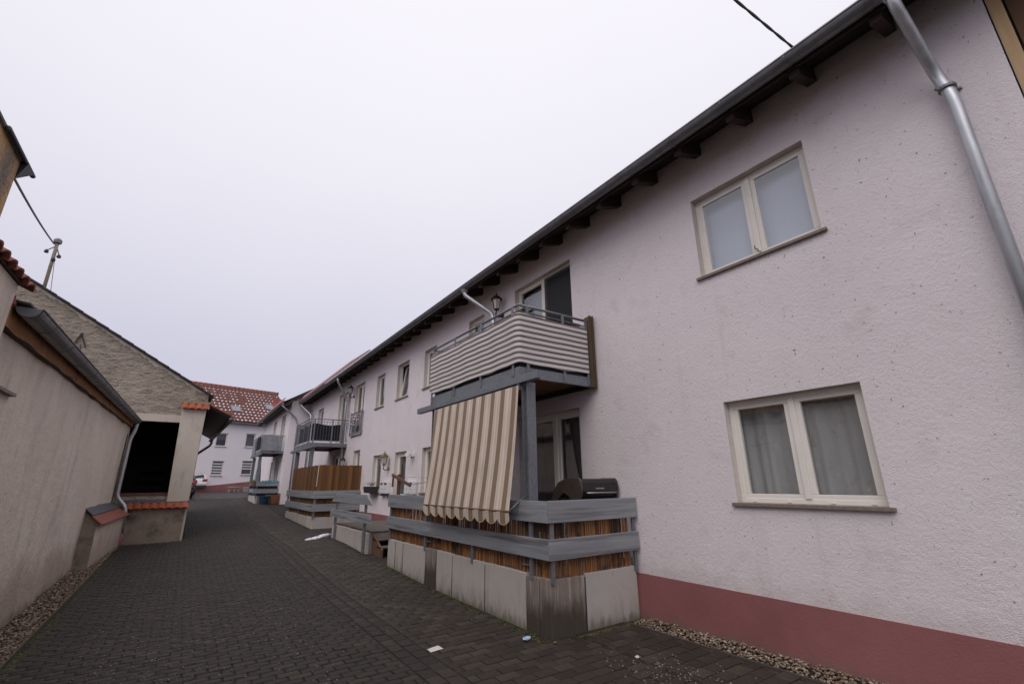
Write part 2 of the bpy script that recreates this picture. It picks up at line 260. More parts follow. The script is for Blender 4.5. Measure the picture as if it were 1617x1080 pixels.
class MB:
    def __init__(s, P=None): s.v = []; s.f = []; s.P = P; s.r = []
    def add(s, vs, fs):
        k = len(s.v)
        s.v += [tuple(s.P(*p)) if s.P else tuple(p) for p in vs]; s.f += [tuple(i + k for i in f) for f in fs]; return s
    def box(s, x0, x1, y0, y1, z0, z1):
        return s.add([(x0, y0, z0), (x1, y0, z0), (x1, y1, z0), (x0, y1, z0), (x0, y0, z1), (x1, y0, z1), (x1, y1, z1), (x0, y1, z1)],
                     [(0, 3, 2, 1), (4, 5, 6, 7), (0, 1, 5, 4), (1, 2, 6, 5), (2, 3, 7, 6), (3, 0, 4, 7)])
    def hexa(s, b, t):
        return s.add(list(b) + list(t), [(0, 3, 2, 1), (4, 5, 6, 7), (0, 1, 5, 4), (1, 2, 6, 5), (2, 3, 7, 6), (3, 0, 4, 7)])
    def bar(s, p, q, w, h, up=(0, 0, 1)):
        p, q, up = Vector(p), Vector(q), Vector(up); d = (q - p).normalized(); a = d.cross(up)
        if a.length < 1e-4: a = d.cross(Vector((1, 0, 0)))
        a.normalize(); b = a.cross(d); a *= w/2; b *= h/2
        return s.hexa([p - a - b, p + a - b, p + a + b, p - a + b], [q - a - b, q + a - b, q + a + b, q - a + b])
    def tube(s, pts, r, n=10, caps=True):
        pts = [Vector(p) for p in pts]; rs = r if isinstance(r, (list, tuple)) else [r]*len(pts); vs = []; fs = []
        prev = None
        for i, p in enumerate(pts):
            t = (pts[min(i + 1, len(pts) - 1)] - pts[max(i - 1, 0)]).normalized()
            if prev is None:
                a = t.cross(Vector((0, 0, 1))); a = t.cross(Vector((1, 0, 0))) if a.length < .05 else a
            else: a = prev - t*prev.dot(t)
            a.normalize(); prev = a; b = t.cross(a)
            for k in range(n):
                c = 2*math.pi*k/n; vs.append(p + (a*math.cos(c) + b*math.sin(c))*rs[i])
        for i in range(len(pts) - 1):
            for k in range(n): fs.append((i*n + k, i*n + (k + 1) % n, (i + 1)*n + (k + 1) % n, (i + 1)*n + k))
        if caps: fs.append(tuple(range(n - 1, -1, -1))); fs.append(tuple((len(pts) - 1)*n + k for k in range(n)))
        return s.add(vs, fs)
    def prism(s, poly, axis, a, b):
        """poly: 2D points in the other two axes (in x,y,z order)"""
        def m(p, t): return (t, p[0], p[1]) if axis == 0 else (p[0], t, p[1]) if axis == 1 else (p[0], p[1], t)
        n = len(poly)
        return s.add([m(p, a) for p in poly] + [m(p, b) for p in poly],
                     [tuple(range(n)), tuple(range(2*n - 1, n - 1, -1))] + [(i, (i + 1) % n, n + (i + 1) % n, n + i) for i in range(n)])
    def lathe(s, c, prof, n=14):
        vs = []; fs = []
        for (r, z) in prof:
            for k in range(n): a = 2*math.pi*k/n; vs.append((c[0] + r*math.cos(a), c[1] + r*math.sin(a), c[2] + z))
        for i in range(len(prof) - 1):
            for k in range(n): fs.append((i*n + k, i*n + (k + 1) % n, (i + 1)*n + (k + 1) % n, (i + 1)*n + k))
        fs.append(tuple(range(n - 1, -1, -1))); fs.append(tuple((len(prof) - 1)*n + k for k in range(n)))
        return s.add(vs, fs)
    def sheet(s, fn, nu, nv):
        vs = [fn(i/nu, j/nv) for j in range(nv + 1) for i in range(nu + 1)]
        return s.add(vs, [(j*(nu + 1) + i, j*(nu + 1) + i + 1, (j + 1)*(nu + 1) + i + 1, (j + 1)*(nu + 1) + i) for j in range(nv) for i in range(nu)])
    def blob(s, c, r, seed=0, n=8, m=5):
        rr = random.Random(seed); vs = []; fs = []
        for j in range(m + 1):
            for k in range(n):
                t = math.pi*j/m; a = 2*math.pi*k/n; w = 1 + rr.uniform(-.18, .18)
                vs.append((c[0] + r[0]*w*math.sin(t)*math.cos(a), c[1] + r[1]*w*math.sin(t)*math.sin(a), c[2] + r[2]*w*math.cos(t)))
        for j in range(m):
            for k in range(n): fs.append((j*n + k, j*n + (k + 1) % n, (j + 1)*n + (k + 1) % n, (j + 1)*n + k))
        return s.add(vs, fs)
    def mesh(s, name, recalc=True):
        me = bpy.data.meshes.new(name); me.from_pydata(s.v, [], s.f)
        if recalc:
            bm = bmesh.new(); bm.from_mesh(me); bmesh.ops.recalc_face_normals(bm, faces=bm.faces); bm.to_mesh(me); bm.free()
        return me
    def build(s, name, mat, parent=None, smooth=False, bevel=0, recalc=True):
        me = s.mesh(name, recalc); me.materials.append(M[mat])
        if smooth: me.polygons.foreach_set('use_smooth', [True]*len(me.polygons))
        o = bpy.data.objects.new(name, me); COL.objects.link(o); attach(o, parent)
        if bevel:
            b = o.modifiers.new('bevel', 'BEVEL'); b.width = bevel; b.segments = 2; b.limit_method = 'ANGLE'; b.angle_limit = R_(40)
        return o
def attach(o, parent):
    if parent is None: return
    o.parent = parent
    if parent.type == 'EMPTY': o.matrix_parent_inverse = Matrix.Translation(-parent.location)
def tag(o, label=None, cat=None, group=None, kind=None):
    if label: o['label'] = label
    if cat: o['category'] = cat
    if group: o['group'] = group
    if kind: o['kind'] = kind
    return o
def thing(name, loc, label, cat, group=None):
    o = bpy.data.objects.new(name, None); o.empty_display_size = .2; COL.objects.link(o); o.location = loc
    return tag(o, label, cat, group)
def np_mesh(name, verts, quads, mat, parent=None, rnd=None, smooth=False):
    verts = np.asarray(verts, np.float32); quads = np.asarray(quads, np.int32); k = quads.shape[1]
    me = bpy.data.meshes.new(name); me.vertices.add(len(verts)); me.vertices.foreach_set('co', verts.ravel())
    me.loops.add(quads.size); me.loops.foreach_set('vertex_index', quads.ravel())
    me.polygons.add(len(quads)); me.polygons.foreach_set('loop_start', np.arange(0, quads.size, k, dtype=np.int32))
    if smooth: me.polygons.foreach_set('use_smooth', np.ones(len(quads), bool))
    me.update(calc_edges=True); me.validate()
    if rnd is not None:
        a = me.attributes.new('rnd', 'FLOAT', 'FACE'); a.data.foreach_set('value', np.asarray(rnd, np.float32))
    me.materials.append(M[mat]); o = bpy.data.objects.new(name, me); COL.objects.link(o); attach(o, parent); return o
def copies(src, parent, name, mat, boxes, bevel=0):
    for b in boxes: MB().box(*b).build(name, mat, parent, bevel=bevel)

def PX(x0):                       # wall facing -X: u = world Y, v = world Z, w = depth into the wall
    return lambda u, v, w: (x0 + w, u, v)
def wall_sheet(P, u0, u1, v0, v1, ops, depth=.13, name='wall', mat='plaster', parent=None, reveal='plaster_reveal', top=None):
    us = sorted({u0, u1, *[o[0] for o in ops], *[o[1] for o in ops]}); vs = sorted({v0, v1, *[o[2] for o in ops], *[o[3] for o in ops]})
    m = MB(P)
    for i in range(len(us) - 1):
        for j in range(len(vs) - 1):
            cu, cv = (us[i] + us[i + 1])/2, (vs[j] + vs[j + 1])/2
            if any(o[0] < cu < o[1] and o[2] < cv < o[3] for o in ops): continue
            m.add([(us[i], vs[j], 0), (us[i + 1], vs[j], 0), (us[i + 1], vs[j + 1], 0), (us[i], vs[j + 1], 0)], [(0, 1, 2, 3)])
    o = m.build(name, mat, parent, recalc=False)
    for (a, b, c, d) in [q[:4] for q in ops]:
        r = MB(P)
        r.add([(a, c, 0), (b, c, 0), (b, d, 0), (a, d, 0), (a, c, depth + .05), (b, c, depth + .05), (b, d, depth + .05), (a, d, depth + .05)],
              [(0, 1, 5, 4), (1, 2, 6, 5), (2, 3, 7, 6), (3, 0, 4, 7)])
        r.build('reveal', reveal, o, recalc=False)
    return o
def frame_ring(m, a, b, c, d, t, w0, w1):
    m.box(a, b, c, c + t, w0, w1); m.box(a, b, d - t, d, w0, w1); m.box(a, a + t, c + t, d - t, w0, w1); m.box(b - t, b, c + t, d - t, w0, w1)
def window(parent, P, a, b, c, d, leaves=1, depth=.10, curtain='curtain', pane='pane', sill='sill_stone', sill_out=.04, door=False, tilt=False,
           fold=1.0, solid_bottom=0, mull=None, room=1.2, sash=.055, fr=.05, cover=1.0, transom=0):
    """a,b: along wall; c,d: bottom, top. MB boxes take (u, v, w)"""
    def B(): return MB(P)
    m = B(); frame_ring(m, a, b, c, d, fr, depth, depth + .07); f = m.build('door' if door else 'window', 'frame_white', parent, bevel=.004)
    edges = [a + fr*.8] + ([mull] if mull else [a + (b - a)*k/leaves for k in range(1, leaves)]) + [b - fr*.8]
    for k in range(len(edges) - 1):
        e0, e1 = edges[k], edges[k + 1]
        if k < len(edges) - 2: B().box(e1 - .03, e1 + .03, c + fr, d - fr, depth - .012, depth + .055).build('mullion', 'frame_white', f, bevel=.004)
        s0, s1, q0, q1 = e0 + .008, e1 - .008, c + fr*.8, d - fr*.8
        if k < len(edges) - 2: s1 -= .022
        if k > 0: s0 += .022
        sb = max(sash, solid_bottom)
        T = (lambda w, v: w + (v - q0)/(q1 - q0)*.16) if (tilt and k == len(edges) - 2) else (lambda w, v: w)
        Pt = (lambda u, v, w, T=T: P(u, v, T(w, v)))
        m = MB(Pt); w0, w1 = depth + .004, depth + .06
        m.box(s0, s1, q0, q0 + sb, w0, w1); m.box(s0, s1, q1 - sash, q1, w0, w1); m.box(s0, s0 + sash, q0 + sb, q1 - sash, w0, w1); m.box(s1 - sash, s1, q0 + sb, q1 - sash, w0, w1)
        if transom: m.box(s0 + sash, s1 - sash, transom - .05, transom + .05, w0, w1)
        m.build('sash', 'frame_white', f, bevel=.005)
        MB(Pt).add([(s0 + sash - .004, q0 + sb - .004, depth + .025), (s1 - sash + .004, q0 + sb - .004, depth + .025), (s1 - sash + .004, q1 - sash + .004, depth + .025), (s0 + sash - .004, q1 - sash + .004, depth + .025)], [(0, 1, 2, 3)]).build('pane', pane, f, recalc=False)
    if curtain:
        ph = random.uniform(0, 6); wd = (b - a)*cover; 
        def cf(i, j):
            u = a + .03 + (wd - .06)*i
            return (u, c + .04 + (d - c - .06)*j, depth + .15 + fold*(.022*math.sin(u*19 + ph + 1.5*math.sin(u*5)) + .010*math.sin(u*47 + ph*2))*(1 - .3*j))
        B().sheet(cf, max(24, int((b - a)*60)), 4).build('curtain', curtain, f, smooth=True, recalc=False)
    if room:
        r = B(); w0, w1 = depth + .05, depth + room
        r.add([(a, c, w0), (b, c, w0), (b, d, w0), (a, d, w0), (a, c, w1), (b, c, w1), (b, d, w1), (a, d, w1)], [(0, 1, 5, 4), (1, 2, 6, 5), (2, 3, 7, 6), (3, 0, 4, 7), (4, 5, 6, 7)])
        r.build('room_shell', 'room', f, recalc=False)
    if sill: B().box(a - .05, b + .05, c - .035, c + .001, -sill_out, depth + .01).build('sill', sill, f, bevel=.004)
    return f
def swan_pipe(parent, mat, pts, r, n=12, name='downpipe'):
    P = [Vector(p) for p in pts]; out = [P[0]]
    for i in range(1, len(P) - 1):
        a, b, c = P[i - 1], P[i], P[i + 1]; k = min(.5*(b - a).length, .5*(c - b).length, r*2.2)
        p, q = b + (a - b).normalized()*k, b + (c - b).normalized()*k
        for t in (0, .25, .5, .75, 1): out.append((1 - t)**2*p + 2*t*(1 - t)*b + t*t*q)
    out.append(P[-1])
    return MB().tube(out, r, n).build(name, mat, parent, smooth=True)
def gutter(parent, mat, x, y0, y1, z, r, name='gutter', brackets=None, side=1, slope=0.0):
    PS = lambda a, b, c: (a, b, c + slope*(b - y0))
    m = MB(PS); n = 10
    prof = [(x + rr*math.cos(math.pi + math.pi*k/n), z + rr*math.sin(math.pi + math.pi*k/n)) for rr, ks in ((r, range(n + 1)), (r - .006, range(n, -1, -1))) for k in ks]
    m.prism(prof, 1, y0, y1)
    for yy in (y0, y1 - .004):
        m.prism([(x + r*math.cos(math.pi + math.pi*k/n), z + r*math.sin(math.pi + math.pi*k/n)) for k in range(n + 1)], 1, yy, yy + .004)
    g = m.build(name, mat, parent)
    MB().tube([(x - side*r, y0, z), (x - side*r, y1, z + slope*(y1 - y0))], .011, 8).build('gutter_bead', mat, g, smooth=True)
    for yb in (brackets or []):
        b = MB(PS); rr = r + .006
        pr = [(x + q*math.cos(math.pi + math.pi*k/n), z + q*math.sin(math.pi + math.pi*k/n)) for q, ks in ((rr, range(n + 1)), (r + .001, range(n, -1, -1))) for k in ks]
        b.prism(pr, 1, yb - .013, yb + .013).build('gutter_bracket', mat, g)
    return g
def reed_mat(name, parent, along, fixed, a0, a1, z0, z1, step=.0095, jag=.05, mat='reed'):
    n = int((a1 - a0)/step); a = a0 + (np.arange(n) + rng.uniform(-.3, .3, n))*step
    w = step*rng.uniform(.28, .48, n); d = rng.uniform(-.012, .012, n); b = z0 - np.abs(rng.normal(0, jag, n)) - .03*np.sin(a*3.1) ; t = z1 + rng.uniform(-.01, .01, n); le = rng.normal(0, .004, n)
    V = []
    for (sa, sd) in ((-1, -.5), (1, -.5), (1, .5), (-1, .5)):
        for zz, l in ((b, 0), (t, 1)):
            p = a + sa*w + le*l; q = fixed + d + sd*.008
            V.append(np.stack([q, p, zz], 1) if along == 1 else np.stack([p, q, zz], 1))
    V = np.stack(V, 1).reshape(-1, 3); k = np.arange(n)[:, None]*8
    Q = np.concatenate([k + np.array([[0, 2, 3, 1]]), k + np.array([[2, 4, 5, 3]]), k + np.array([[4, 6, 7, 5]]), k + np.array([[6, 0, 1, 7]])], 0)
    o = np_mesh(name, V, Q, mat, parent, rnd=np.tile(rng.random(n), 4)); o['kind'] = 'stuff'; return o
def pebbles(name, pts, sizes, mat, label, cat, flat=.6):
    t = (1 + 5**.5)/2
    ico = np.array([(-1, t, 0), (1, t, 0), (-1, -t, 0), (1, -t, 0), (0, -1, t), (0, 1, t), (0, -1, -t), (0, 1, -t), (t, 0, -1), (t, 0, 1), (-t, 0, -1), (-t, 0, 1)])/1.9
    F = np.array([(0, 11, 5), (0, 5, 1), (0, 1, 7), (0, 7, 10), (0, 10, 11), (1, 5, 9), (5, 11, 4), (11, 10, 2), (10, 7, 6), (7, 1, 8), (3, 9, 4), (3, 4, 2), (3, 2, 6), (3, 6, 8), (3, 8, 9), (4, 9, 5), (2, 4, 11), (6, 2, 10), (8, 6, 7), (9, 8, 1)])
    n = len(pts); an = rng.uniform(0, 6.28, n); sx = sizes*rng.uniform(.8, 1.4, n); sy = sizes*rng.uniform(.7, 1.1, n); sz = sizes*flat*rng.uniform(.7, 1.3, n)
    V = ico[None]*np.stack([sx, sy, sz], 1)[:, None, :]*rng.uniform(.85, 1.15, (n, 12, 1))
    c, s = np.cos(an)[:, None], np.sin(an)[:, None]
    V = np.stack([V[..., 0]*c - V[..., 1]*s, V[..., 0]*s + V[..., 1]*c, V[..., 2]], -1) + np.asarray(pts)[:, None, :]
    Fs = (F[None] + (np.arange(n)*12)[:, None, None]).reshape(-1, 3)
    o = np_mesh(name, V.reshape(-1, 3), Fs, mat, rnd=np.repeat(rng.random(n), 20), smooth=True)
    return tag(o, label, cat, kind='stuff')

m_ = bpy.data.materials.new('reflection_dimmer'); m_.use_nodes = True; _n, _l = m_.node_tree.nodes, m_.node_tree.links  # dark see-through material for the sheet that dulls a pane's sky reflection
_t = _n.new('ShaderNodeBsdfTransparent'); _x = _n.new('ShaderNodeMixShader'); _x.inputs[0].default_value = .8
_n['Principled BSDF'].inputs['Base Color'].default_value = (.02, .02, .022, 1); _n['Principled BSDF'].inputs['Roughness'].default_value = .9
_l.new(_t.outputs[0], _x.inputs[1]); _l.new(_n['Principled BSDF'].outputs[0], _x.inputs[2]); _l.new(_x.outputs[0], _n['Material Output'].inputs[0]); MATS['reflection_dimmer'] = m_
# ================================================================== the ground
def ground_sheet(name, xs, ys, dz, mat, kind='structure'):
    m = MB(); n = len(xs)
    m.add([(x, y, gz(x, y) + dz) for y in ys for x in xs], [(j*n + i, j*n + i + 1, (j + 1)*n + i + 1, (j + 1)*n + i) for j in range(len(ys) - 1) for i in range(n - 1)])
    return tag(m.build(name, mat, recalc=False), kind=kind)
g_ = ground_sheet('ground', [-900, -60, -12, -1.7, -.2, 1, 2, 2.8, 5.3, 12, 60, 900], [-300, -20, 0, 5, 7, 8, 10, 12, 13, 17, 20, 22, 25, 28, 32, 34, 45, 60, 200, 1500], -.03, 'joint_bed')
lane = ground_sheet('street_paving', [-1.6, -.9, -.2, 1, 2, 2.8, 3.7, 5.2], [0, 5, 7, 8, 9, 10, 11, 12, 13, 15, 17, 20, 22, 25, 28, 32, 34.2], -.011, 'joint_bed')
ground_sheet('courtyard_paving', [-9, -4, -1.6, -.2, 1, 2, 2.8, 3.7, 5.2, 9, 14], [34.2, 38, 42, 45, 50], -.004, 'paving_far')

# pavers: (x0, x1, y0, y1, material)
PV = []
def lay(xa, xb, ya, yb, lx, ly, mat, ok=lambda x, y: True, along='x', jog=.5):
    j = .0055
    if along == 'x':
        k = 0; y = ya
        while y < yb:
            x = xa - (lx*jog if k % 2 else 0) - random.uniform(0, .02)
            while x < xb:
                p, q = max(x, xa), min(x + lx, xb)
                if q - p > .05 and ok((p + q)/2, y + ly/2): PV.append((p + j, q - j, y + j, y + ly - j, mat))
                x += lx
            y += ly; k += 1
    else:
        x = xa; k = 0
        while x < xb - .01:
            y = ya - (ly*.5 if k % 2 else 0)
            while y < yb:
                PV.append((x + j, x + lx - j, y + j, y + ly - j, mat)); y += ly
            x += lx; k += 1
lay(-1.17, 2.065, 3.0, 34, .205, .107, 'paver', ok=lambda x, y: not (y > 17.2 and x < .2))
lay(2.07, 2.38, 2.0, 34, .155, .205, 'paver', along='y')
def okr(x, y):
    if x > 3.62 and 4.5 < y < 10.0: return False
    if x > 3.62 and 11.2 < y < 14.45: return False
    if x > 3.62 and y > 17.0: return False
    if x > 3.1 and y > 28.0: return False
    return x < 5.15
lay(2.39, 4.02, 1.5, 34, .228, .138, 'paver_brown', ok=lambda x, y: okr(x, y) and (x < 3.66 or y < 4.5))
lay(3.66, 5.15, 9.98, 11.2, .228, .138, 'paver_brown', ok=okr)
lay(3.66, 5.15, 14.47, 17.0, .228, .138, 'paver_brown', ok=okr)
lay(4.03, 4.84, .8, 4.5, .215, .168, 'paver_brown')
# pixel size of each paver from the camera decides which become single objects
A = np.array([(p[0], p[1], p[2], p[3]) for p in PV]); cx = (A[:, 0] + A[:, 1])/2; cy = (A[:, 2] + A[:, 3])/2
Rm = np.array([_vx, _vy, _vz]); D = np.stack([cx, cy, np.full_like(cx, -1.7)], 1) @ Rm
u = 808.5 + 718*D[:, 0]/-D[:, 2]; v = 540 - 718*D[:, 1]/-D[:, 2]
vis = (D[:, 2] < 0) & (u > -20) & (u < 1637) & (v < 1095) & (v > 0)
dist = np.where(vis, np.hypot(cx, cy) - .0, 999)
area = np.where(vis, (A[:, 1] - A[:, 0])*(A[:, 3] - A[:, 2])/np.maximum(dist, .1)**3, -1)
near = set(np.argsort(-area)[:300].tolist())
PM = {}
def paver_mesh(lx, ly, mat):
    key = (round(lx, 2), round(ly, 2), mat)
    if key not in PM:
        lx, ly = key[0] - .004*(key[0] > lx), key[1] - .004*(key[1] > ly)
        m = MB(); b = .006; X, Y = lx/2, ly/2
        m.add([(-X, -Y, -.03), (X, -Y, -.03), (X, Y, -.03), (-X, Y, -.03), (-X, -Y, -b*.8), (X, -Y, -b*.8), (X, Y, -b*.8), (-X, Y, -b*.8), (-X + b, -Y + b, 0), (X - b, -Y + b, 0), (X - b, Y - b, 0), (-X + b, Y - b, 0)],
              [(0, 1, 5, 4), (1, 2, 6, 5), (2, 3, 7, 6), (3, 0, 4, 7), (4, 5, 9, 8), (5, 6, 10, 9), (6, 7, 11, 10), (7, 4, 8, 11), (8, 9, 10, 11)])
        me = m.mesh('paver', False); me.materials.append(M[mat]); PM[key] = me
    return PM[key]
rest = {'paver': [], 'paver_brown': []}
for i, (x0, x1, y0, y1, mt) in enumerate(PV):
    X, Y = (x0 + x1)/2, (y0 + y1)/2; dz = random.uniform(-.0025, .0025); tx, ty = random.gauss(0, .006), random.gauss(0, .009); tz = random.gauss(0, .006)
    if i in near:
        o = bpy.data.objects.new('paver', paver_mesh(x1 - x0, y1 - y0, mt)); COL.objects.link(o); o.location = (X, Y, gz(X, Y) + dz); o.rotation_euler = (tx, ty, tz); o.parent = lane
    else: rest[mt].append((x0, x1, y0, y1, dz, tx, ty))
for mt, L in rest.items():
    L = np.array(L); n = len(L); x0, x1, y0, y1, dz, tx, ty = L.T; b = .006; X = (x0 + x1)/2; Y = (y0 + y1)/2
    V = []
    for (ix, iy, ins, z) in [(0, 0, 0, -.03), (1, 0, 0, -.03), (1, 1, 0, -.03), (0, 1, 0, -.03), (0, 0, 0, -b*.8), (1, 0, 0, -b*.8), (1, 1, 0, -b*.8), (0, 1, 0, -b*.8), (0, 0, b, 0), (1, 0, b, 0), (1, 1, b, 0), (0, 1, b, 0)]:
        px = (x1 - ins if ix else x0 + ins); py = (y1 - ins if iy else y0 + ins)
        V.append(np.stack([px, py, ground_z(px, py) + z + dz + (py - Y)*tx - (px - X)*ty], 1))
    V = np.stack(V, 1).reshape(-1, 3); k = np.arange(n)[:, None]*12
    F = [(0, 1, 5, 4), (1, 2, 6, 5), (2, 3, 7, 6), (3, 0, 4, 7), (4, 5, 9, 8), (5, 6, 10, 9), (6, 7, 11, 10), (7, 4, 8, 11), (8, 9, 10, 11)]
    Q = np.concatenate([k + np.array([f]) for f in F], 0)
    o = np_mesh('paver_field', V, Q, mt, lane, rnd=np.tile(rng.random(n), 9)); o['kind'] = 'stuff'
# edging, gravel, grit, moss
MB().bar((-1.185, 3, gz(-1.2, 3) - .03), (-1.185, 13.3, gz(-1.2, 13.3) - .03), .014, .065).build('edging_kerb', 'concrete_wet', lane)
MB().bar((4.862, .8, -.03), (4.862, 4.52, -.03), .03, .07).build('edging_kerb', 'concrete_wet', lane)
n = 6500; px = rng.uniform(-1.6, -1.2, n); py = 4.6 + 13*rng.random(n)**1.35
k = ~((px < -1.34) & (py > 13.2)) & (py < 17.3); px, py = px[k], py[k]
sz = rng.uniform(.011, .022, len(px)); pz = ground_z(px, py) - .012 + rng.uniform(0, .02, len(px)) + .03*(px < -1.45)*rng.random(len(px))
pebbles('gravel', np.stack([px, py, pz], 1), sz, 'pebble', 'brown and pale pebble strip along the foot of the old left wall', 'gravel')
n = 1700; px = rng.uniform(4.885, 5.19, n); py = rng.uniform(.9, 4.5, n); pz = -.012 + rng.uniform(0, .02, n) + .08*(px - 4.885)
pebbles('gravel', np.stack([px, py, pz], 1), rng.uniform(.009, .018, n), 'pebble', 'pale pebble strip along the dark red plinth', 'gravel')
P1 = np.stack([rng.normal(-.15, .42, 900), 5.0 + 7*rng.random(900)**1.5], 1); P2 = np.stack([rng.normal(1.25, .22, 260), rng.uniform(4.8, 9.0, 260)], 1)
P3 = np.stack([rng.normal(3.98, .22, 230), rng.normal(3.2, .33, 230)], 1); P4 = np.stack([rng.uniform(-1.1, 3.6, 140), rng.uniform(4.8, 16, 140)], 1)
P5 = np.stack([rng.uniform(-1.2, .1, 160), rng.normal(17.1, .12, 160)], 1)
P = np.concatenate([P1, P2, P3, P4, P5]); cl = rng.random(len(P)); k = (P[:, 0] > -1.15) & (P[:, 0] < 4.7) & ~((P[:, 0] > 3.55) & (P[:, 1] > 4.45)); P = P[k]
pebbles('grit', np.stack([P[:, 0], P[:, 1], ground_z(P[:, 0], P[:, 1]) + .003], 1), rng.uniform(.004, .0115, len(P)), 'grit', 'pale crumbs of winter grit scattered over the pavers', 'grit', flat=.7)
n = 2600
mx = np.concatenate([rng.normal(-1.15, .045, n), rng.uniform(3.50, 3.66, 700), rng.uniform(3.7, 4.9, 350), rng.normal(.25, .25, 300)])
my = np.concatenate([4.8 + 10*rng.random(n)**1.2, rng.uniform(4.5, 10, 700), rng.normal(4.5, .03, 350), rng.normal(17.2, .2, 300)])
k = ~((mx > 3.66) & (my > 4.53)); mx, my = mx[k], my[k]
pebbles('moss', np.stack([mx, my, ground_z(mx, my) - .004], 1), rng.uniform(.006, .017, len(mx)), 'moss', 'yellow green moss in the joints along the paving edges', 'moss', flat=.35)

# ================================================================== the long house on the right
FX = 5.2
H = thing('long_house', (FX, 12, 0), 'long two-storey house with pale plaster and dark red plinth, right side of the lane', 'house')
PA = PX(FX)
OPS = dict(low=(1.64, 3.05, 1.45, 2.59), up=(1.65, 3.10, 4.25, 5.41), b1=(5.62, 7.39, 3.28, 5.62), s1=(8.65, 9.38, 4.45, 5.50), w2=(11.2, 12.0, 4.27, 5.38), w3=(13.15, 14.13, 4.26, 5.40),
           w4=(15.30, 16.15, 4.24, 5.41), jul=(17.6, 18.85, 3.50, 5.52), d2=(19.42, 21.32, 3.28, 5.50), s2=(24.24, 25.4, 4.35, 5.39), gd=(5.57, 7.30, .72, 2.87), g3=(11.25, 11.87, 1.45, 2.61),
           ed=(13.0, 13.91, .62, 2.60), g1=(15.11, 15.95, 1.41, 2.60), g2=(17.53, 18.33, 1.45, 2.90), d2g=(19.7, 21.5, .72, 2.85))
hw = wall_sheet(PA, .05, 27.5, -.3, 6.22, list(OPS.values()), name='wall', mat='plaster', parent=H)
MB().box(5.55, 11.5, .06, 27.5, -.3, 6.0).build('wall', 'plaster_far', H)
MB().box(5.2, 5.6, .047, .06, -.3, 6.2).build('wall', 'plaster', H)
window(H, PA, *OPS['low'], 2, mull=2.335, curtain='curtain', pane='pane', fold=1.25)
window(H, PA, *OPS['up'], 2, mull=2.36, curtain='curtain_white', fold=.05)
window(H, PA, *OPS['b1'], 2, mull=6.52, curtain='curtain_dark', pane='pane_dark', door=True, sill=None, fold=1.6, cover=.55)
MB(PA).add([(5.68, 3.34, .085), (6.48, 3.34, .085), (6.48, 5.57, .085), (5.68, 5.57, .085)], [(0, 1, 2, 3)]).build('dimmer_sheet', 'reflection_dimmer', H, recalc=False)  # dark sheet added over one door leaf to lower its bright reflection
window(H, PA, *OPS['s1'], 1, curtain='curtain_dark', pane='pane_dark', sill=None)
window(H, PA, *OPS['w2'], 1, curtain='curtain_white', pane='pane_dark', fold=.6)
window(H, PA, *OPS['w3'], 1, curtain=None, pane='pane_dark', tilt=True)
window(H, PA, *OPS['w4'], 1, curtain='curtain_white', pane='pane_dark', fold=.5)
window(H, PA, *OPS['jul'], 2, curtain='curtain', pane='pane_dark', door=True)
window(H, PA, *OPS['d2'], 2, curtain='curtain_dark', pane='pane', door=True, sill=None, cover=.5)
window(H, PA, *OPS['s2'], 1, curtain='curtain_white', sill=None)
window(H, PA, *OPS['gd'], 2, mull=6.30, curtain='curtain_dark', pane='pane_dark', door=True, sill=None, fold=1.8, fr=.07, sash=.07)
window(H, PA, *OPS['g3'], 1, curtain='curtain_white')
window(H, PA, *OPS['ed'], 1, curtain='curtain', pane='pane_dark', door=True, sill=None, solid_bottom=.16, transom=1.34, sash=.10)
window(H, PA, *OPS['g1'], 1, curtain='curtain', pane='pane_dark')
window(H, PA, *OPS['g2'], 1, curtain='curtain_white')
window(H, PA, *OPS['d2g'], 2, curtain='curtain_dark', pane='pane_dark', door=True, sill=None)
for yy in (2.9, 2.53, 2.12, 1.78): MB().box(FX + .092, FX + .105, yy - .022, yy + .022, 1.462, 1.475).build('drain_cap', 'frame_white', H)
MB().tube([(FX + .085, 2.405, 4.43), (FX + .082, 2.40, 4.385), (FX + .082, 2.37, 4.37), (FX + .08, 2.365, 4.335), (FX + .07, 2.335, 4.32), (FX + .07, 2.335, 4.27)], .005, 6).build('loose_cable', 'black', H)
# plinth in two heights
MB().box(FX - .014, FX + .02, .05, 9.97, -.3, .525).build('plinth', 'plinth_red', H)
MB().box(FX - .014, FX + .02, 9.971, 27.5, -.3, .77).build('plinth', 'plinth_red', H)
# eaves: rafters, boarding, roof, gutter
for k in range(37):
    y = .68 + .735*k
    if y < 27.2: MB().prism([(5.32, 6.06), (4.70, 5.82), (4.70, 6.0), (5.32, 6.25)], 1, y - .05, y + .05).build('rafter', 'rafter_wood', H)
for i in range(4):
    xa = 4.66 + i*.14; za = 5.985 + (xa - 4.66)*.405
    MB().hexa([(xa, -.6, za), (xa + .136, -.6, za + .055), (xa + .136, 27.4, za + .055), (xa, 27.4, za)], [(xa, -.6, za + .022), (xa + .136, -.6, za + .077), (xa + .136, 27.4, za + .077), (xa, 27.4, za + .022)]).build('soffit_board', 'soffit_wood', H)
def roof_slab(parent, xe, ze, xr, zr, y0, y1, t, mat, name='roof'):
    return MB().hexa([(xe, y0, ze), (xr, y0, zr), (xr, y1, zr), (xe, y1, ze)], [(xe, y0, ze + t), (xr, y0, zr + t), (xr, y1, zr + t), (xe, y1, ze + t)]).build(name, mat, parent)
roof_slab(H, 4.60, 6.035, 9.4, 7.95, -.6, 27.6, .06, 'tile_dark')
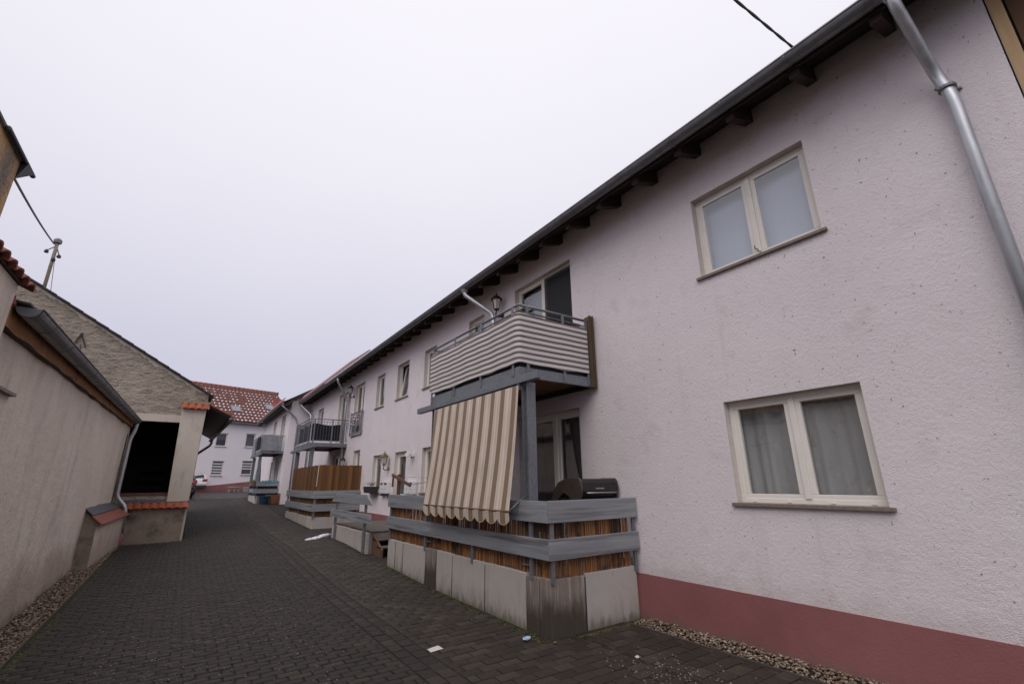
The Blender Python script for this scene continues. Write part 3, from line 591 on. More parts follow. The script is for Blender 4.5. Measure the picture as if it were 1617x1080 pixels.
def tile_field(parent, org, du, dv, nrm, nu, nv, mat, amp=.035, step=.025, seg=6, name='roof_tiles', edge=True):
    """corrugated overlapping tiles: u along the eave, v up the slope"""
    org, du, dv, nrm = map(Vector, (org, du, dv, nrm)); vs = []; fs = []
    cols = nu*seg + 1
    prof = [amp*(.5 + .5*math.cos(2*math.pi*((i % seg)/seg)))**1.6 for i in range(cols)]
    for j in range(nv):
        b = len(vs)
        for (t, h) in ((0, step*.0), (0, step + .012), (1.04, .012)):
            for i in range(cols): vs.append(org + du*(i/seg) + dv*(j + t) + nrm*(h + (prof[i] if h > 0 else prof[i]*.6)))
        for r in range(2):
            for i in range(cols - 1): fs.append((b + r*cols + i, b + r*cols + i + 1, b + (r + 1)*cols + i + 1, b + (r + 1)*cols + i))
    return MB().add(vs, fs).build(name, mat, parent, smooth=True, recalc=False)
def barrel(parent, p0, ax, up, length, width, thick=.016, arch=.045, mat='tile_old', n=6, name='tile'):
    """one curved tile: p0 lower middle, ax = direction up the slope, up = surface normal"""
    p0, ax, up = Vector(p0), Vector(ax).normalized(), Vector(up).normalized(); sd = ax.cross(up).normalized(); vs = []; fs = []
    for (d, h) in ((0, 0), (0, thick), (length, thick), (length, 0)):
        for k in range(n + 1):
            t = k/n*2 - 1; vs.append(p0 + ax*d + sd*(t*width/2) + up*(h + arch*(1 - t*t)))
    m = n + 1
    for r in range(4):
        for k in range(n): fs.append((r*m + k, r*m + k + 1, ((r + 1) % 4)*m + k + 1, ((r + 1) % 4)*m + k))
    fs.append((0, m, 2*m, 3*m)); fs.append((n, m + n, 2*m + n, 3*m + n))
    return MB().add(vs, fs).build(name, mat, parent, smooth=False)
for k in range(56): barrel(H, (4.545, 15.3 + k*.22, 6.06), (.5, 0, .866), (-.866, 0, .5), min(.30, .05 + .02*k), .215, arch=.03, mat='tile_roof', name='eaves_tile', n=4)
gut = gutter(H, 'zinc_dark', 4.605, .35, 27.35, 6.0, .085, brackets=[.68 + .735*k for k in range(36)])
MB().box(4.675, 4.69, -.6, 27.4, 5.9, 6.05).build('eaves_board', 'rafter_wood', H)
# downpipes
p = swan_pipe(H, 'zinc', [(4.605, .52, 5.94), (4.62, .52, 5.80), (5.10, .47, 5.22), (5.10, .42, 4.95), (5.10, .42, .05)], .048, 16)
MB().lathe((5.10, .435, 5.03), [(.058, 0), (.066, .005), (.066, .03), (.058, .035)], 16).build('pipe_clamp', 'zinc_dark', p)
MB().bar((5.02, .50, 5.045), (5.2, .36, 5.045), .02, .02).build('pipe_clamp', 'zinc_dark', p)
MB().lathe((5.10, .42, 2.2), [(.058, 0), (.066, .005), (.066, .03), (.058, .035)], 16).build('pipe_clamp', 'zinc_dark', p)
MB().lathe((4.605, .52, 5.88), [(.06, 0), (.085, .05), (.07, .06)], 16).build('gutter_outlet', 'zinc', p)
p = swan_pipe(H, 'zinc', [(4.605, 8.55, 5.93), (4.62, 8.55, 5.80), (5.08, 8.08, 5.28), (5.08, 8.05, 5.0), (5.08, 8.05, .8)], .05, 14)
MB().lathe((4.605, 8.55, 5.86), [(.055, 0), (.085, .06), (.07, .07)], 14).build('gutter_outlet', 'zinc', p)
p = swan_pipe(H, 'zinc', [(4.605, 19.5, 5.92), (4.62, 19.5, 5.78), (5.07, 19.62, 5.1), (5.07, 19.62, 4.9), (5.07, 19.62, .9)], .05, 12)
p = swan_pipe(H, 'zinc', [(4.605, 27.2, 5.92), (4.65, 27.1, 5.80), (5.05, 26.4, 5.25), (5.05, 26.3, 4.9), (5.05, 26.3, 1)], .06, 10)
# timber beyond the near corner
MB().box(FX - .003, FX + .05, -.035, .049, -.2, 6.2).build('corner_trim', 'larch_trim', H, bevel=.004)
for k in range(9): MB().box(FX + .06, FX + .085, -.26 - k*.2, -.04 - k*.2 - .012, -.2, 6.2).build('cladding_board', 'dark_cladding', H)
MB().box(FX + .09, FX + .3, -2.2, .0, -.2, 6.2).build('cladding_backing', 'room', H)
# glass rail of the french window
jr = MB()
for z in (3.56, 4.36): jr.bar((FX - .07, 17.45, z), (FX - .07, 18.95, z), .035, .035)
for y in (17.47, 18.93): jr.bar((FX - .07, y, 3.5), (FX - .07, y, 4.42), .035, .03)
for y in (17.47, 18.93):
    for z in (3.6, 4.32): jr.bar((FX - .07, y, z), (FX + .01, y, z), .03, .03)
j_ = jr.build('window_rail', 'galvanised', H)
MB().box(FX - .075, FX - .067, 17.5, 18.9, 3.6, 4.33).build('pane', 'pane', j_)

# ================================================================== raised terraces with board rails
def terrace(label, x0, y0, y1, zt, joints, joint_x, zr=((1.22, 1.47), (.81, 1.04)), posts=(), reed=True, wet=(), infill=None, wallx=FX, floor=.69, xpost=True):
    T = thing('raised_terrace', (x0 + .5, (y0 + y1)/2, gz(x0, (y0 + y1)/2)), label, 'terrace', 'raised terraces along the long house')
    zb = -.15
    for i in range(len(joints) - 1):
        a, b = joints[i], joints[i + 1]; off = random.uniform(0, .006)
        MB().box(x0 + off, x0 + .08, a + .007, b - .007, zb, zt + random.uniform(-.02, .01)).build('concrete_panel', 'concrete_wet' if i in wet else 'concrete', T, bevel=.006)
    for b in joints[1:-1]: MB().box(x0 - .0015, x0 + .02, b - .0069, b + .0069, zb, zt - .03).build('joint_strip', 'concrete_wet', T)
    for b in joints[1:-1:2]: MB().box(x0 - .0022, x0 + .02, b - .004, b + .004, zb, zt - .035).build('joint_gap', 'slot_dark', T)
    for b in joint_x: MB().box(b - .005, b + .005, y0 - .0025, y0 + .02, zb, zt - .03).build('joint_gap', 'slot_dark', T)
    xs = [x0 + .081, *joint_x, wallx - .045]
    for i in range(len(xs) - 1):
        MB().box(xs[i] + (.007 if i else -.081), xs[i + 1] - .007, y0 + random.uniform(0, .004) - .001, y0 + .08, zb, zt + (.005 if i else -.01)).build('concrete_panel', 'concrete_wet' if (i == 0 and wet) else 'concrete', T, bevel=.006)
    MB().box(wallx - .045, wallx - .012, y0 + .03, y0 + .1, zb, zt + .03).build('corner_strip', 'wall_damp', T)
    MB().box(x0 + .079, x0 + .0815, y0 + .09, y1 - .01, zb, zt - .03).build('joint_backing', 'slot_dark', T)
    MB().box(x0 + .082, wallx - .016, y0 + .082, y1 - .01, zb, floor).build('terrace_floor', 'terrace_floor', T)
    for (a, b) in zr:
        MB().box(x0 - .045, x0 - .008, y0 - .03, y1 + .04, a, b).build('rail_board', 'grey_board', T, bevel=.006)
        MB().box(x0 - .045, wallx - .022, y0 - .068, y0 - .031, a + .003, b + .006).build('rail_board', 'grey_board_cross', T, bevel=.006)
    for y in posts: MB().box(x0 - .007, x0 + .03, y - .03, y + .03, .56, zr[0][1] - .03).build('rail_post', 'galvanised', T)
    if xpost:
        for xx in (x0 + .0, wallx - .09): MB().box(xx, xx + .05, y0 - .030, y0 - .004, zt - .05, zr[0][1] - .03).build('rail_post', 'galvanised', T)
    if reed:
        reed_mat('reed_mat', T, 1, x0 + .05, y0 + .06, y1, zt + .02, 1.26, jag=.035); reed_mat('reed_mat', T, 0, y0 + .035, x0 + .03, wallx - .1, zt + .015, 1.26, jag=.03)
    return T
T1 = terrace('near raised terrace with reed matting and grey board rails below the striped awning', 3.68, 4.58, 9.92, .61,
             [4.58, 4.80, 5.06, 6.05, 7.04, 7.62, 8.05, 9.1, 9.5, 9.92], [4.22], posts=(4.95, 6.42, 8.1, 9.88), wet=(0, 1, 5))
T2 = terrace('middle raised terrace topped by a brown slatted privacy fence', 3.68, 17.1, 22.2, .64, [17.1, 18.2, 18.5, 19.6, 20.8, 22.2], [4.4], posts=(17.15, 19.6, 22.1), reed=False)
# brown fence pickets on the middle terrace: double row, lapped
k = 0
for i in range(48):
    y = 17.2 + i*.101
    if y > 21.7: break
    off = .0 if i % 2 else .034
    MB().box(3.70 + off, 3.718 + off, y, y + .112, 1.40, 2.30 + random.uniform(0, .03)).build('fence_picket', 'fence_brown', T2)
    MB().box(3.70 + off, 3.716 + off, y, y + .112, .63, 1.39).build('infill_slat', 'fence_brown', T2)
for i in range(13):
    x = 3.735 + i*.112
    off = .0 if i % 2 else .034
    MB().box(x, x + .122, 17.12 + off, 17.138 + off, 1.40, 2.31 + random.uniform(0, .02)).build('fence_picket', 'fence_brown', T2)
    MB().box(x, x + .125, 17.12 + off, 17.136 + off, .65, 1.39).build('infill_slat', 'fence_brown', T2)
MB().box(3.755, 3.78, 17.165, 21.7, 1.50, 1.58).build('fence_rail', 'fence_brown', T2); MB().box(3.79, 5.16, 17.175, 17.20, 2.1, 2.18).build('fence_rail', 'fence_brown', T2)
MB().bar((3.695, 17.10, 1.62), (3.715, 17.10, 2.30), .03, .012).build('white_corner_strip', 'white_plastic', T2)

# third terrace, at the projecting house
B3X = 4.2
T3 = thing('raised_terrace', (3.6, 29.8, .8), 'far raised terrace with teal cloth along its rail below the tarpaulin balcony', 'terrace', 'raised terraces along the long house')
MB().box(3.15, 3.25, 28.2, 31.5, .4, 1.12).build('concrete_panel', 'concrete', T3); MB().box(3.26, 3.6, 28.2, 28.3, .4, 1.12).build('concrete_panel', 'concrete_wet', T3)
MB().box(3.6, 4.17, 28.22, 31.5, .4, 1.2).build('terrace_floor', 'terrace_floor', T3)
for (a, b) in ((1.62, 1.86), (1.26, 1.48)):
    MB().box(3.10, 3.14, 28.15, 31.5, a, b).build('rail_board', 'grey_board', T3); MB().box(3.10, 4.17, 28.12, 28.148, a, b).build('rail_board', 'grey_board_cross', T3)
for y in (28.2, 29.8, 31.4): MB().box(3.14, 3.18, y, y + .05, 1.0, 1.8).build('rail_post', 'galvanised', T3)
MB().box(3.19, 4.15, 28.24, 28.26, 1.1, 1.64).build('infill_board', 'black', T3); MB().box(3.2, 3.22, 28.3, 31.4, 1.1, 1.64).build('infill_board', 'black', T3)
def cl(i, j):
    x = 3.35 + .8*i; return (x, 28.10 + .12*j + .01*math.sin(x*30), 1.90 - .10*abs(j - .5)*2 + .015*math.sin(x*47) + .01*math.sin(x*19 + j*4))
tag(MB().sheet(cl, 30, 6).build('table_cover', 'teal_cloth', smooth=True, recalc=False), 'teal cloth draped along the rail of the far terrace', 'cloth')

# ================================================================== balconies on posts
def balcony(label, x0, y0, y1, zf, zr, wallx, beam, posts, post_base, balusters=False, group='balconies on steel posts', bars='galvanised'):
    B = thing('balcony', (x0 + .3, y0 + .3, post_base), label, 'balcony', group)
    nb = 9
    for i in range(nb):
        a = x0 + .06 + (wallx - .02 - x0 - .06)*i/nb; b = x0 + .06 + (wallx - .02 - x0 - .06)*(i + 1)/nb
        MB().box(a + .004, b - .004, y0 + .05, y1 - .05, zf - .03, zf).build('floor_plank', 'underside_wood', B)
    MB().box(x0, x0 + .055, y0, y1, zf - .12, zf + .03).build('edge_beam', 'galvanised', B, bevel=.004)
    MB().box(x0 + .056, wallx - .01, y0, y0 + .05, zf - .12, zf + .03).build('edge_beam', 'galvanised', B, bevel=.004)
    MB().box(x0 + .056, wallx - .01, y1 - .05, y1, zf - .12, zf + .03).build('edge_beam', 'galvanised', B, bevel=.004)
    MB().box(wallx - .07, wallx - .012, y0 + .051, y1 - .051, zf - .12, zf - .031).build('wall_beam', 'rafter_wood', B)
    MB().box(x0 - .02, x0 + .07, beam[0], beam[1], zf - .22, zf - .121).build('front_beam', 'galvanised', B, bevel=.004)
    for y in posts:
        m = MB(); a, b = x0 + .03, x0 + .17
        m.box(a, b, y, y + .018, post_base, zf - .222); m.box(a, b, y + .122, y + .14, post_base, zf - .222); m.box((a + b)/2 - .008, (a + b)/2 + .008, y + .018, y + .122, post_base, zf - .222)
        m.box(a - .02, b + .02, y - .02, y + .16, post_base, post_base + .012)
        m.build('post', 'galvanised', B)
    MB().tube([(x0 + .02, y1, zr), (x0 + .02, y0 + .02, zr)], .021, 10).build('top_rail', 'galvanised', B, smooth=True)
    MB().tube([(x0 + .02, y0 + .02, zr), (wallx, y0 + .02, zr)], .021, 10).build('top_rail', 'galvanised', B, smooth=True)
    MB().tube([(x0 + .02, y1 - .02, zr), (wallx, y1 - .02, zr)], .021, 10).build('top_rail', 'galvanised', B, smooth=True)
    for z in (zr - .10, zf + .10):
        MB().bar((x0 + .02, y0, z), (x0 + .02, y1, z), .03, .012).build('rail_bar', 'galvanised', B); MB().bar((x0 + .02, y0 + .02, z), (wallx, y0 + .02, z), .03, .012).build('rail_bar', 'galvanised', B)
    n = max(2, round((y1 - y0)/1.0))
    for i in range(n + 1):
        y = y0 + .14 + (y1 - y0 - .2)*i/n; MB().box(x0 - .012, x0 - .001, y - .025, y + .025, zf - .1, zr).build('rail_post', 'galvanised', B)
    for x in (x0 + .16, (x0 + wallx)/2 + .1, wallx - .16): MB().box(x - .025, x + .025, y0 - .012, y0 - .001, zf - .1, zr).build('rail_post', 'galvanised', B)
    if balusters:
        for i in range(int((y1 - y0)/.11)):
            y = y0 + .08 + i*.11; MB().bar((x0 + .02, y, zf + .1), (x0 + .02, y, zr - .1), .012, .012).build('baluster', bars, B)
        for i in range(int((wallx - x0)/.11)):
            x = x0 + .08 + i*.11; MB().bar((x, y0 + .02, zf + .1), (x, y0 + .02, zr - .1), .012, .012).build('baluster', bars, B)
    return B
B1 = balcony('near balcony with grey striped privacy screen above the awning', 3.68, 5.15, 8.12, 3.25, 4.24, FX, (4.72, 8.70), (5.0, 7.94), .70)
# striped screen: one cloth round the corner, slightly slack
def scr(i, j):
    La, Lb = 2.97, 1.36; s = i*(La + Lb); z = 3.33 + (4.09 - 3.33)*j; rC = .10
    w = .010*math.sin(s*5.1) + .006*math.sin(s*13 + j*3); dz = (.012*math.sin(s*4.3 + 1) + .007*math.sin(s*11))*(1 - .3*j)
    if s < La - rC: p = (3.655, 8.12 - s)
    elif s > La + rC: p = (3.68 + (s - La), 5.125)
    else:
        a = (s - La + rC)/(2*rC)*math.pi/2; q = .075; p = (3.655 + q*(1 - math.cos(a)), 5.125 + q*(1 - math.sin(a)) + rC*0 + max(0, (La - s)*.25))
    return (p[0] - w*.7, p[1] - w*.4 if s > La else p[1], z + dz)
MB().sheet(scr, 150, 10).build('privacy_screen', 'screen_cloth', B1, smooth=True, recalc=False)
MB().prism([(5.08, 5.10), (5.18, 5.10), (5.19, 5.22), (5.09, 5.23)], 2, 3.12, 4.31).build('reed_roll_core', 'reed_roll', B1)
MB().box(3.735, 3.75, 5.2, 8.05, 3.26, 3.47).build('dark_gap_sheet', 'slot_dark', B1); MB().box(3.76, 5.1, 5.2, 5.215, 3.26, 3.47).build('dark_gap_sheet', 'slot_dark', B1)  # dark sheets added inside the rail to blacken the gap below the screen
reed_mat('reed_screen_end', B1, 0, 5.09, 5.07, 5.19, 3.16, 4.32, step=.011, jag=.03, mat='reed_roll')
B2 = balcony('middle balcony with dark navy cover behind its bars', 3.72, 19.4, 22.3, 3.22, 4.18, FX, (18.3, 22.95), (19.0, 21.75), .70, balusters=True, bars='lead')
def nav(i, j): x = 3.80 + 1.1*i; return (x, 19.47 + .015*math.sin(x*17), 3.34 + (3.98 - .03*math.sin(x*6) - 3.34)*j)
MB().sheet(nav, 24, 3).build('cover_cloth', 'navy_cloth', B2, smooth=True, recalc=False)
def nav2(i, j): y = 19.5 + 2.2*i; return (3.785 + .015*math.sin(y*17), y, 3.34 + (3.97 - .03*math.sin(y*6) - 3.34)*j)
MB().sheet(nav2, 24, 3).build('cover_cloth', 'navy_cloth', B2, smooth=True, recalc=False)
B3 = balcony('far balcony wrapped in a crumpled grey tarpaulin', 3.05, 28.2, 31.9, 3.42, 4.26, B3X, (27.9, 32.3), (28.5, 31.2), 1.2, balusters=True)
def trp(i, j): x = 3.06 + 1.02*i; return (x, 28.15 - .03*math.sin(x*9 + j) - .02*math.sin(x*23 + j*5), 3.44 + (4.24 - .05*math.sin(x*5) - 3.44)*j)
MB().sheet(trp, 24, 8).build('tarpaulin', 'grey_tarp_sky_pane', B3, smooth=True, recalc=False)
def trp2(i, j): y = 30.2 + 1.6*i; return (3.03 - .03*math.sin(y*9 + j) - .02*math.sin(y*17 + j*5), y, 3.3 + (4.2 - .05*math.sin(y*5) - 3.3)*j)
MB().sheet(trp2, 20, 8).build('tarpaulin', 'grey_tarp_sky_pane', B3, smooth=True, recalc=False)
for (y, w) in ((28.6, .3), (29.3, .4)): MB().sheet(lambda i, j, y=y, w=w: (3.02 + .03*math.sin(i*9), y + w*i, 3.5 + .7*j), 8, 2).build('hung_cloth', 'navy_cloth', B3, smooth=True, recalc=False)

# ================================================================== awning
AW = thing('awning', (3.58, 6.45, .7), 'beige and brown striped drop awning with scalloped hem under the near balcony', 'awning')
def awn(i, j):
    ya, yb = (5.10 + (5.14 - 5.10)*j), (7.73 + (7.86 - 7.73)*j); y = ya + (yb - ya)*i; z = 1.34 + (3.0 - 1.34)*j
    return (3.455 + .205*j + .018*math.sin(math.pi*j) + .004*math.sin(y*11), y, z)
MB().sheet(awn, 40, 12).build('canvas', 'awning_cloth', AW, smooth=True, recalc=False)
def val(i, j):
    y = 5.10 + 2.63*i; s = abs(math.sin(math.pi*(y - 5.10)/.29)); return (3.448 + .006*math.sin(y*21) + .012*(1 - j), y, 1.335 - (.10 + .065*s**.8)*(1 - j))
MB().sheet(val, 126, 3).build('valance', 'awning_cloth', AW, smooth=True, recalc=False)
m = MB()
for i in range(126):
    a, b = Vector(val(i/126, 0)), Vector(val((i + 1)/126, 0)); m.add([a + Vector((-.002, 0, -.002)), b + Vector((-.002, 0, -.002)), b + Vector((-.002, 0, .008)), a + Vector((-.002, 0, .008))], [(0, 1, 2, 3)])
m.build('valance_piping', 'larch_trim', AW, recalc=False)
MB().tube([(3.458, 5.09, 1.338), (3.458, 7.74, 1.338)], .014, 10).build('front_bar', 'old_post', AW, smooth=True)
MB().tube([(3.70, 5.16, 2.985), (3.70, 7.88, 2.985)], .032, 12).build('roller', 'galvanised', AW, smooth=True)
for y in (5.145, 7.86): MB().box(3.665, 3.735, y, y + .02, 2.94, 3.03).build('roller_bracket', 'galvanised', AW)
for y in (5.13, 7.75): MB().tube([(3.74, y, 1.52), (3.47, y, 1.34)], .011, 8).build('arm', 'galvanised', AW, smooth=True)
# ================================================================== entry platform with steps and rail
EP = thing('entry_platform', (4.4, 12.8, .25), 'concrete entry platform with wooden steps and grey board rail between the terraces', 'platform')
for i, (a, b) in enumerate(((11.3, 12.02), (12.02, 12.8), (12.8, 13.6), (13.6, 14.4))):
    MB().box(3.66, 3.74, a + .007, b - .007, -.05, .595 + random.uniform(-.01, .01)).build('concrete_panel', 'concrete', EP, bevel=.006)
MB().box(3.745, 5.18, 11.3, 14.4, -.05, .60).build('platform_slab', 'terrace_floor', EP)
for i in range(7): MB().box(3.76, 5.17, 11.28 + i*.445, 11.28 + i*.445 + .435, .604, .63).build('deck_plank', 'step_wood', EP, bevel=.004)
for i, (y0, z) in enumerate(((10.98, .47), (10.68, .34))):
    MB().box(3.80, 5.0, y0, y0 + .30, z - .03, z).build('tread', 'step_wood', EP, bevel=.004)
    MB().box(3.84, 4.98, y0 + .27, y0 + .29, gz(4.4, y0) - .05, z - .031).build('riser', 'black', EP)
for x in (3.80, 4.97): MB().hexa([(x, 10.62, .08), (x + .04, 10.62, .08), (x + .04, 11.29, .08), (x, 11.29, .08)], [(x, 10.62, .30), (x + .04, 10.62, .30), (x + .04, 11.29, .58), (x, 11.29, .58)]).build('stringer', 'old_post', EP)
for y in (11.38, 13.95): MB().box(3.60, 3.65, y - .03, y + .03, gz(3.6, y) - .05, 1.40).build('rail_post', 'galvanised', EP)
MB().prism([(10.70, 1.22), (14.30, 1.22), (13.80, 1.44), (11.18, 1.44)], 0, 3.555, 3.595).build('rail_board', 'grey_board', EP, bevel=.005)
MB().prism([(10.80, .82), (14.35, .82), (14.30, 1.02), (10.85, 1.02)], 0, 3.555, 3.595).build('rail_board', 'grey_board', EP, bevel=.005)

# ================================================================== things on and by the house
# gas grill on the near terrace, cart hidden behind the boards
G = thing('gas_grill', (4.75, 5.1, .69), 'black closed gas grill standing behind the near terrace rail', 'grill')
prof = [(4.80, 1.50), (4.78, 1.60), (4.795, 1.70), (4.83, 1.738), (5.10, 1.742), (5.26, 1.69), (5.37, 1.58), (5.42, 1.46), (5.42, 1.40), (5.32, 1.40), (5.26, 1.47), (5.16, 1.545), (5.05, 1.50), (4.98, 1.42), (4.84, 1.42)]
MB().prism([(4.815, 1.545), (4.79, 1.56), (4.785, 1.68), (4.815, 1.728), (5.10, 1.735), (5.25, 1.685), (5.36, 1.58), (5.40, 1.475), (4.86, 1.475)], 0, 4.46, 5.12).build('hood', 'black_enamel', G, bevel=.012)
MB().prism(prof, 0, 4.42, 4.459).build('hood_end', 'grill_side', G, bevel=.006); MB().prism(prof, 0, 5.121, 5.15).build('hood_end', 'grill_side', G, bevel=.006)
MB().box(4.44, 5.13, 4.83, 5.34, 1.22, 1.474).build('firebox', 'black', G, bevel=.01)
MB().tube([(4.52, 4.80, 1.545), (4.52, 4.755, 1.545), (5.06, 4.755, 1.545), (5.06, 4.80, 1.545)], .012, 8).build('hood_handle', 'bare_steel', G, smooth=True)
MB().box(4.70, 4.86, 4.787, 4.797, 1.595, 1.61).build('thermometer_plate', 'bare_steel', G)
for x in (4.45, 5.08):
    for y in (4.86, 5.28): MB().box(x, x + .04, y, y + .04, .70, 1.219).build('leg', 'black', G)
MB().box(4.46, 5.11, 4.87, 5.31, .86, .88).build('shelf', 'black', G)
for x in (4.62, 4.80, 4.98): MB().lathe((x, 4.82, 1.33), [(.018, -.012), (.02, 0), (.014, .012)], 10).build('knob', 'bare_steel', G)

def lantern(label, x, y, z, mat, s=1.0):
    L = thing('wall_lantern', (x, y, z - .3*s), label, 'lamp', 'wall lanterns on the long house')
    MB().lathe((FX - .012, y, z - .26*s), [(.001, -.06), (.035, -.05), (.045, 0), (.035, .05), (.001, .06)], 10).build('wall_plate', mat, L)
    MB().tube([(FX - .01, y, z - .26*s), (FX - .09*s, y, z - .31*s), (x - .02, y, z - .27*s), (x, y, z - .19*s)], .014*s, 8).build('arm', mat, L, smooth=True)
    MB().lathe((x, y, z - .19*s), [(.02*s, 0), (.05*s, .02*s), (.055*s, .035*s)], 6).build('cup', mat, L)
    MB().lathe((x, y, z - .155*s), [(.05*s, 0), (.085*s, .19*s)], 6).build('lamp_glass', 'lamp_glass', L)
    for k in range(6):
        a = 2*math.pi*k/6; c, d = math.cos(a), math.sin(a); MB().bar((x + .052*s*c, y + .052*s*d, z - .155*s), (x + .088*s*c, y + .088*s*d, z + .035*s), .009*s, .009*s).build('glazing_bar', mat, L)
    MB().lathe((x, y, z + .035*s), [(.125*s, 0), (.115*s, .012*s), (.07*s, .055*s), (.035*s, .085*s), (.012*s, .095*s), (.016*s, .115*s), (.002*s, .15*s)], 6).build('cap', mat, L)
    return L
lantern('black wall lantern beside the near balcony door', FX - .17, 7.85, 5.50, 'black', 1.15)
lantern('brass wall lantern beside the white entry door', FX - .17, 14.35, 2.45, 'brass', 1.2)
lantern('black lantern under the middle balcony', FX - .17, 19.15, 2.55, 'black', 1.1)
lantern('black lantern above the middle balcony', FX - .17, 18.95, 5.4, 'black', 1.1)
S = thing('flood_light', (FX, 12.4, 2.4), 'small white motion flood light right of the entry door', 'lamp')
MB().lathe((FX - .02, 12.4, 2.46), [(.02, -.06), (.045, -.05), (.045, .05), (.02, .06)], 12).build('wall_base', 'white_plastic', S)
MB().tube([(FX - .03, 12.4, 2.46), (FX - .12, 12.4, 2.47)], .016, 8).build('arm', 'white_plastic', S)
MB().bar((FX - .11, 12.43, 2.53), (FX - .20, 12.50, 2.42), .10, .11).build('lamp_head', 'white_plastic', S); MB().blob((FX - .1, 12.36, 2.38), (.03, .03, .03)).build('sensor', 'slot_dark', S)
for i, (y, lab) in enumerate(((14.62, 'left white mailbox by the flower box window'), (14.28, 'right white mailbox by the flower box window'), (12.62, 'left white mailbox right of the entry door'), (12.30, 'right white mailbox right of the entry door'))):
    b = thing('mailbox', (FX, y, 1.42), lab, 'mailbox', 'white mailboxes by the entry')
    MB().box(FX - .11, FX - .002, y - .14, y + .14, 1.40, 1.74).build('body', 'white_plastic', b, bevel=.01)
    MB().box(FX - .113, FX - .1095, y - .09, y + .09, 1.655, 1.685).build('slot', 'slot_dark', b); MB().box(FX - .122, FX - .1095, y - .10, y + .10, 1.69, 1.71).build('slot_flap', 'slot_dark', b)
    MB().box(FX - .113, FX - .1095, y - .05, y - .02, 1.52, 1.55).build('lock', 'slot_dark', b)
    MB().tube([(FX - .07, y - .13, 1.36), (FX - .07, y + .13, 1.36)], .035, 8).build('newspaper_tube', 'slot_dark' if i < 2 else 'white_plastic', b)
fb = thing('flower_box', (FX - .13, 15.5, 1.42), 'dark window box with red flowers under the ground floor window', 'flower box')
MB().hexa([(FX - .24, 15.12, 1.40), (FX - .05, 15.12, 1.40), (FX - .05, 15.92, 1.40), (FX - .24, 15.92, 1.40)], [(FX - .27, 15.09, 1.60), (FX - .03, 15.09, 1.60), (FX - .03, 15.95, 1.60), (FX - .27, 15.95, 1.60)]).build('box', 'slot_dark', fb)
m, f2 = MB(), MB()
for k in range(70):
    c = (FX - .15 + random.uniform(-.1, .1), 15.15 + random.uniform(0, .75), 1.62 + random.uniform(0, .1)); a = random.uniform(0, 6.28); s = .035
    d = Vector((math.cos(a), math.sin(a), .6))*s; e_ = Vector((-math.sin(a), math.cos(a), 0))*s*.6; c = Vector(c)
    (f2 if k % 3 == 0 else m).add([c, c + d*.5 + e_, c + d, c + d*.5 - e_], [(0, 1, 2, 3)])
o = m.build('foliage', 'leaf', fb, recalc=False); o['kind'] = 'stuff'; o = f2.build('blossom', 'flower', fb, recalc=False); o['kind'] = 'stuff'

# weathered post with arm and wire rack at the far end of the near terrace
D = thing('clothes_line_post', (3.80, 9.80, .69), 'weathered brown post with slanting arm holding a clothes line on the near terrace', 'post')
MB().box(3.77, 3.84, 9.80, 9.87, .70, 1.88).build('post', 'old_post', D, bevel=.006)
MB().bar((3.762, 10.13, 1.875), (3.762, 9.10, 1.65), .04, .055).build('arm', 'old_post', D, bevel=.004)
MB().bar((3.77, 10.10, 1.86), (3.77, 10.12, 1.62), .03, .03).build('end_block', 'old_post', D)
MB().tube([(3.762, 9.12, 1.66), (3.76, 8.5, 1.70), (3.76, 7.9, 1.72)], .006, 6).build('line', 'zinc_dark', D)
MB().tube([(3.762, 9.5, 1.83), (3.76, 8.5, 1.79), (3.76, 7.9, 1.80)], .003, 6).build('line', 'zinc_dark', D)
for y in (8.3, 8.75): MB().tube([(3.76, y, 1.47), (3.76, y, 1.71)], .005, 6).build('rack_rod', 'zinc_dark', D)
PB = thing('planter_box', (3.83, 8.9, 1.25), 'narrow planter with dry dark stems behind the far end of the near terrace rail', 'planter')
MB().box(3.75, 3.92, 8.0, 9.6, 1.24, 1.45).build('box', 'slot_dark', PB)
m = MB()
for k in range(260):
    c = Vector((3.835 + random.uniform(-.07, .07), 8.05 + random.uniform(0, 1.5), 1.44)); t = c + Vector((random.uniform(-.04, .04), random.uniform(-.06, .06), random.uniform(.03, .09))); w = Vector((0, .004, 0))
    m.add([c - w, c + w, t], [(0, 1, 2)])
o = m.build('stems', 'dry_grass', PB, recalc=False); o['kind'] = 'stuff'
PO = thing('flower_pot', (4.25, 5.55, 3.25), 'pale flower pot with plant at the near balcony corner', 'flower pot')
MB().lathe((4.05, 5.42, 4.02), [(.001, 0), (.085, 0), (.105, .17), (.115, .17), (.115, .20), (.10, .20)], 16).build('pot', 'sill_white', PO, smooth=False)
MB().box(3.90, 4.2, 5.28, 5.56, 3.99, 4.018).build('stand_top', 'galvanised', PO)
for dx in (3.92, 4.16):
    for dy in (5.3, 5.52): MB().box(dx, dx + .02, dy, dy + .02, 3.25, 3.99).build('stand_leg', 'galvanised', PO)
m = MB()
for k in range(60):
    a = random.uniform(0, 6.28); c = Vector((4.05, 5.42, 4.2)); t = c + Vector((.16*math.cos(a), .16*math.sin(a), random.uniform(.02, .16)))*random.uniform(.5, 1); w = Vector((-math.sin(a), math.cos(a), 0))*.02; q = (c + t)/2 + Vector((0, 0, .03))
    m.add([c, q - w, t, q + w], [(0, 1, 2, 3)])
o = m.build('foliage', 'leaf', PO, recalc=False); o['kind'] = 'stuff'
PS = thing('balcony_planter', (4.6, 5.3, 3.25), 'long black trough on the near balcony by the door', 'planter')
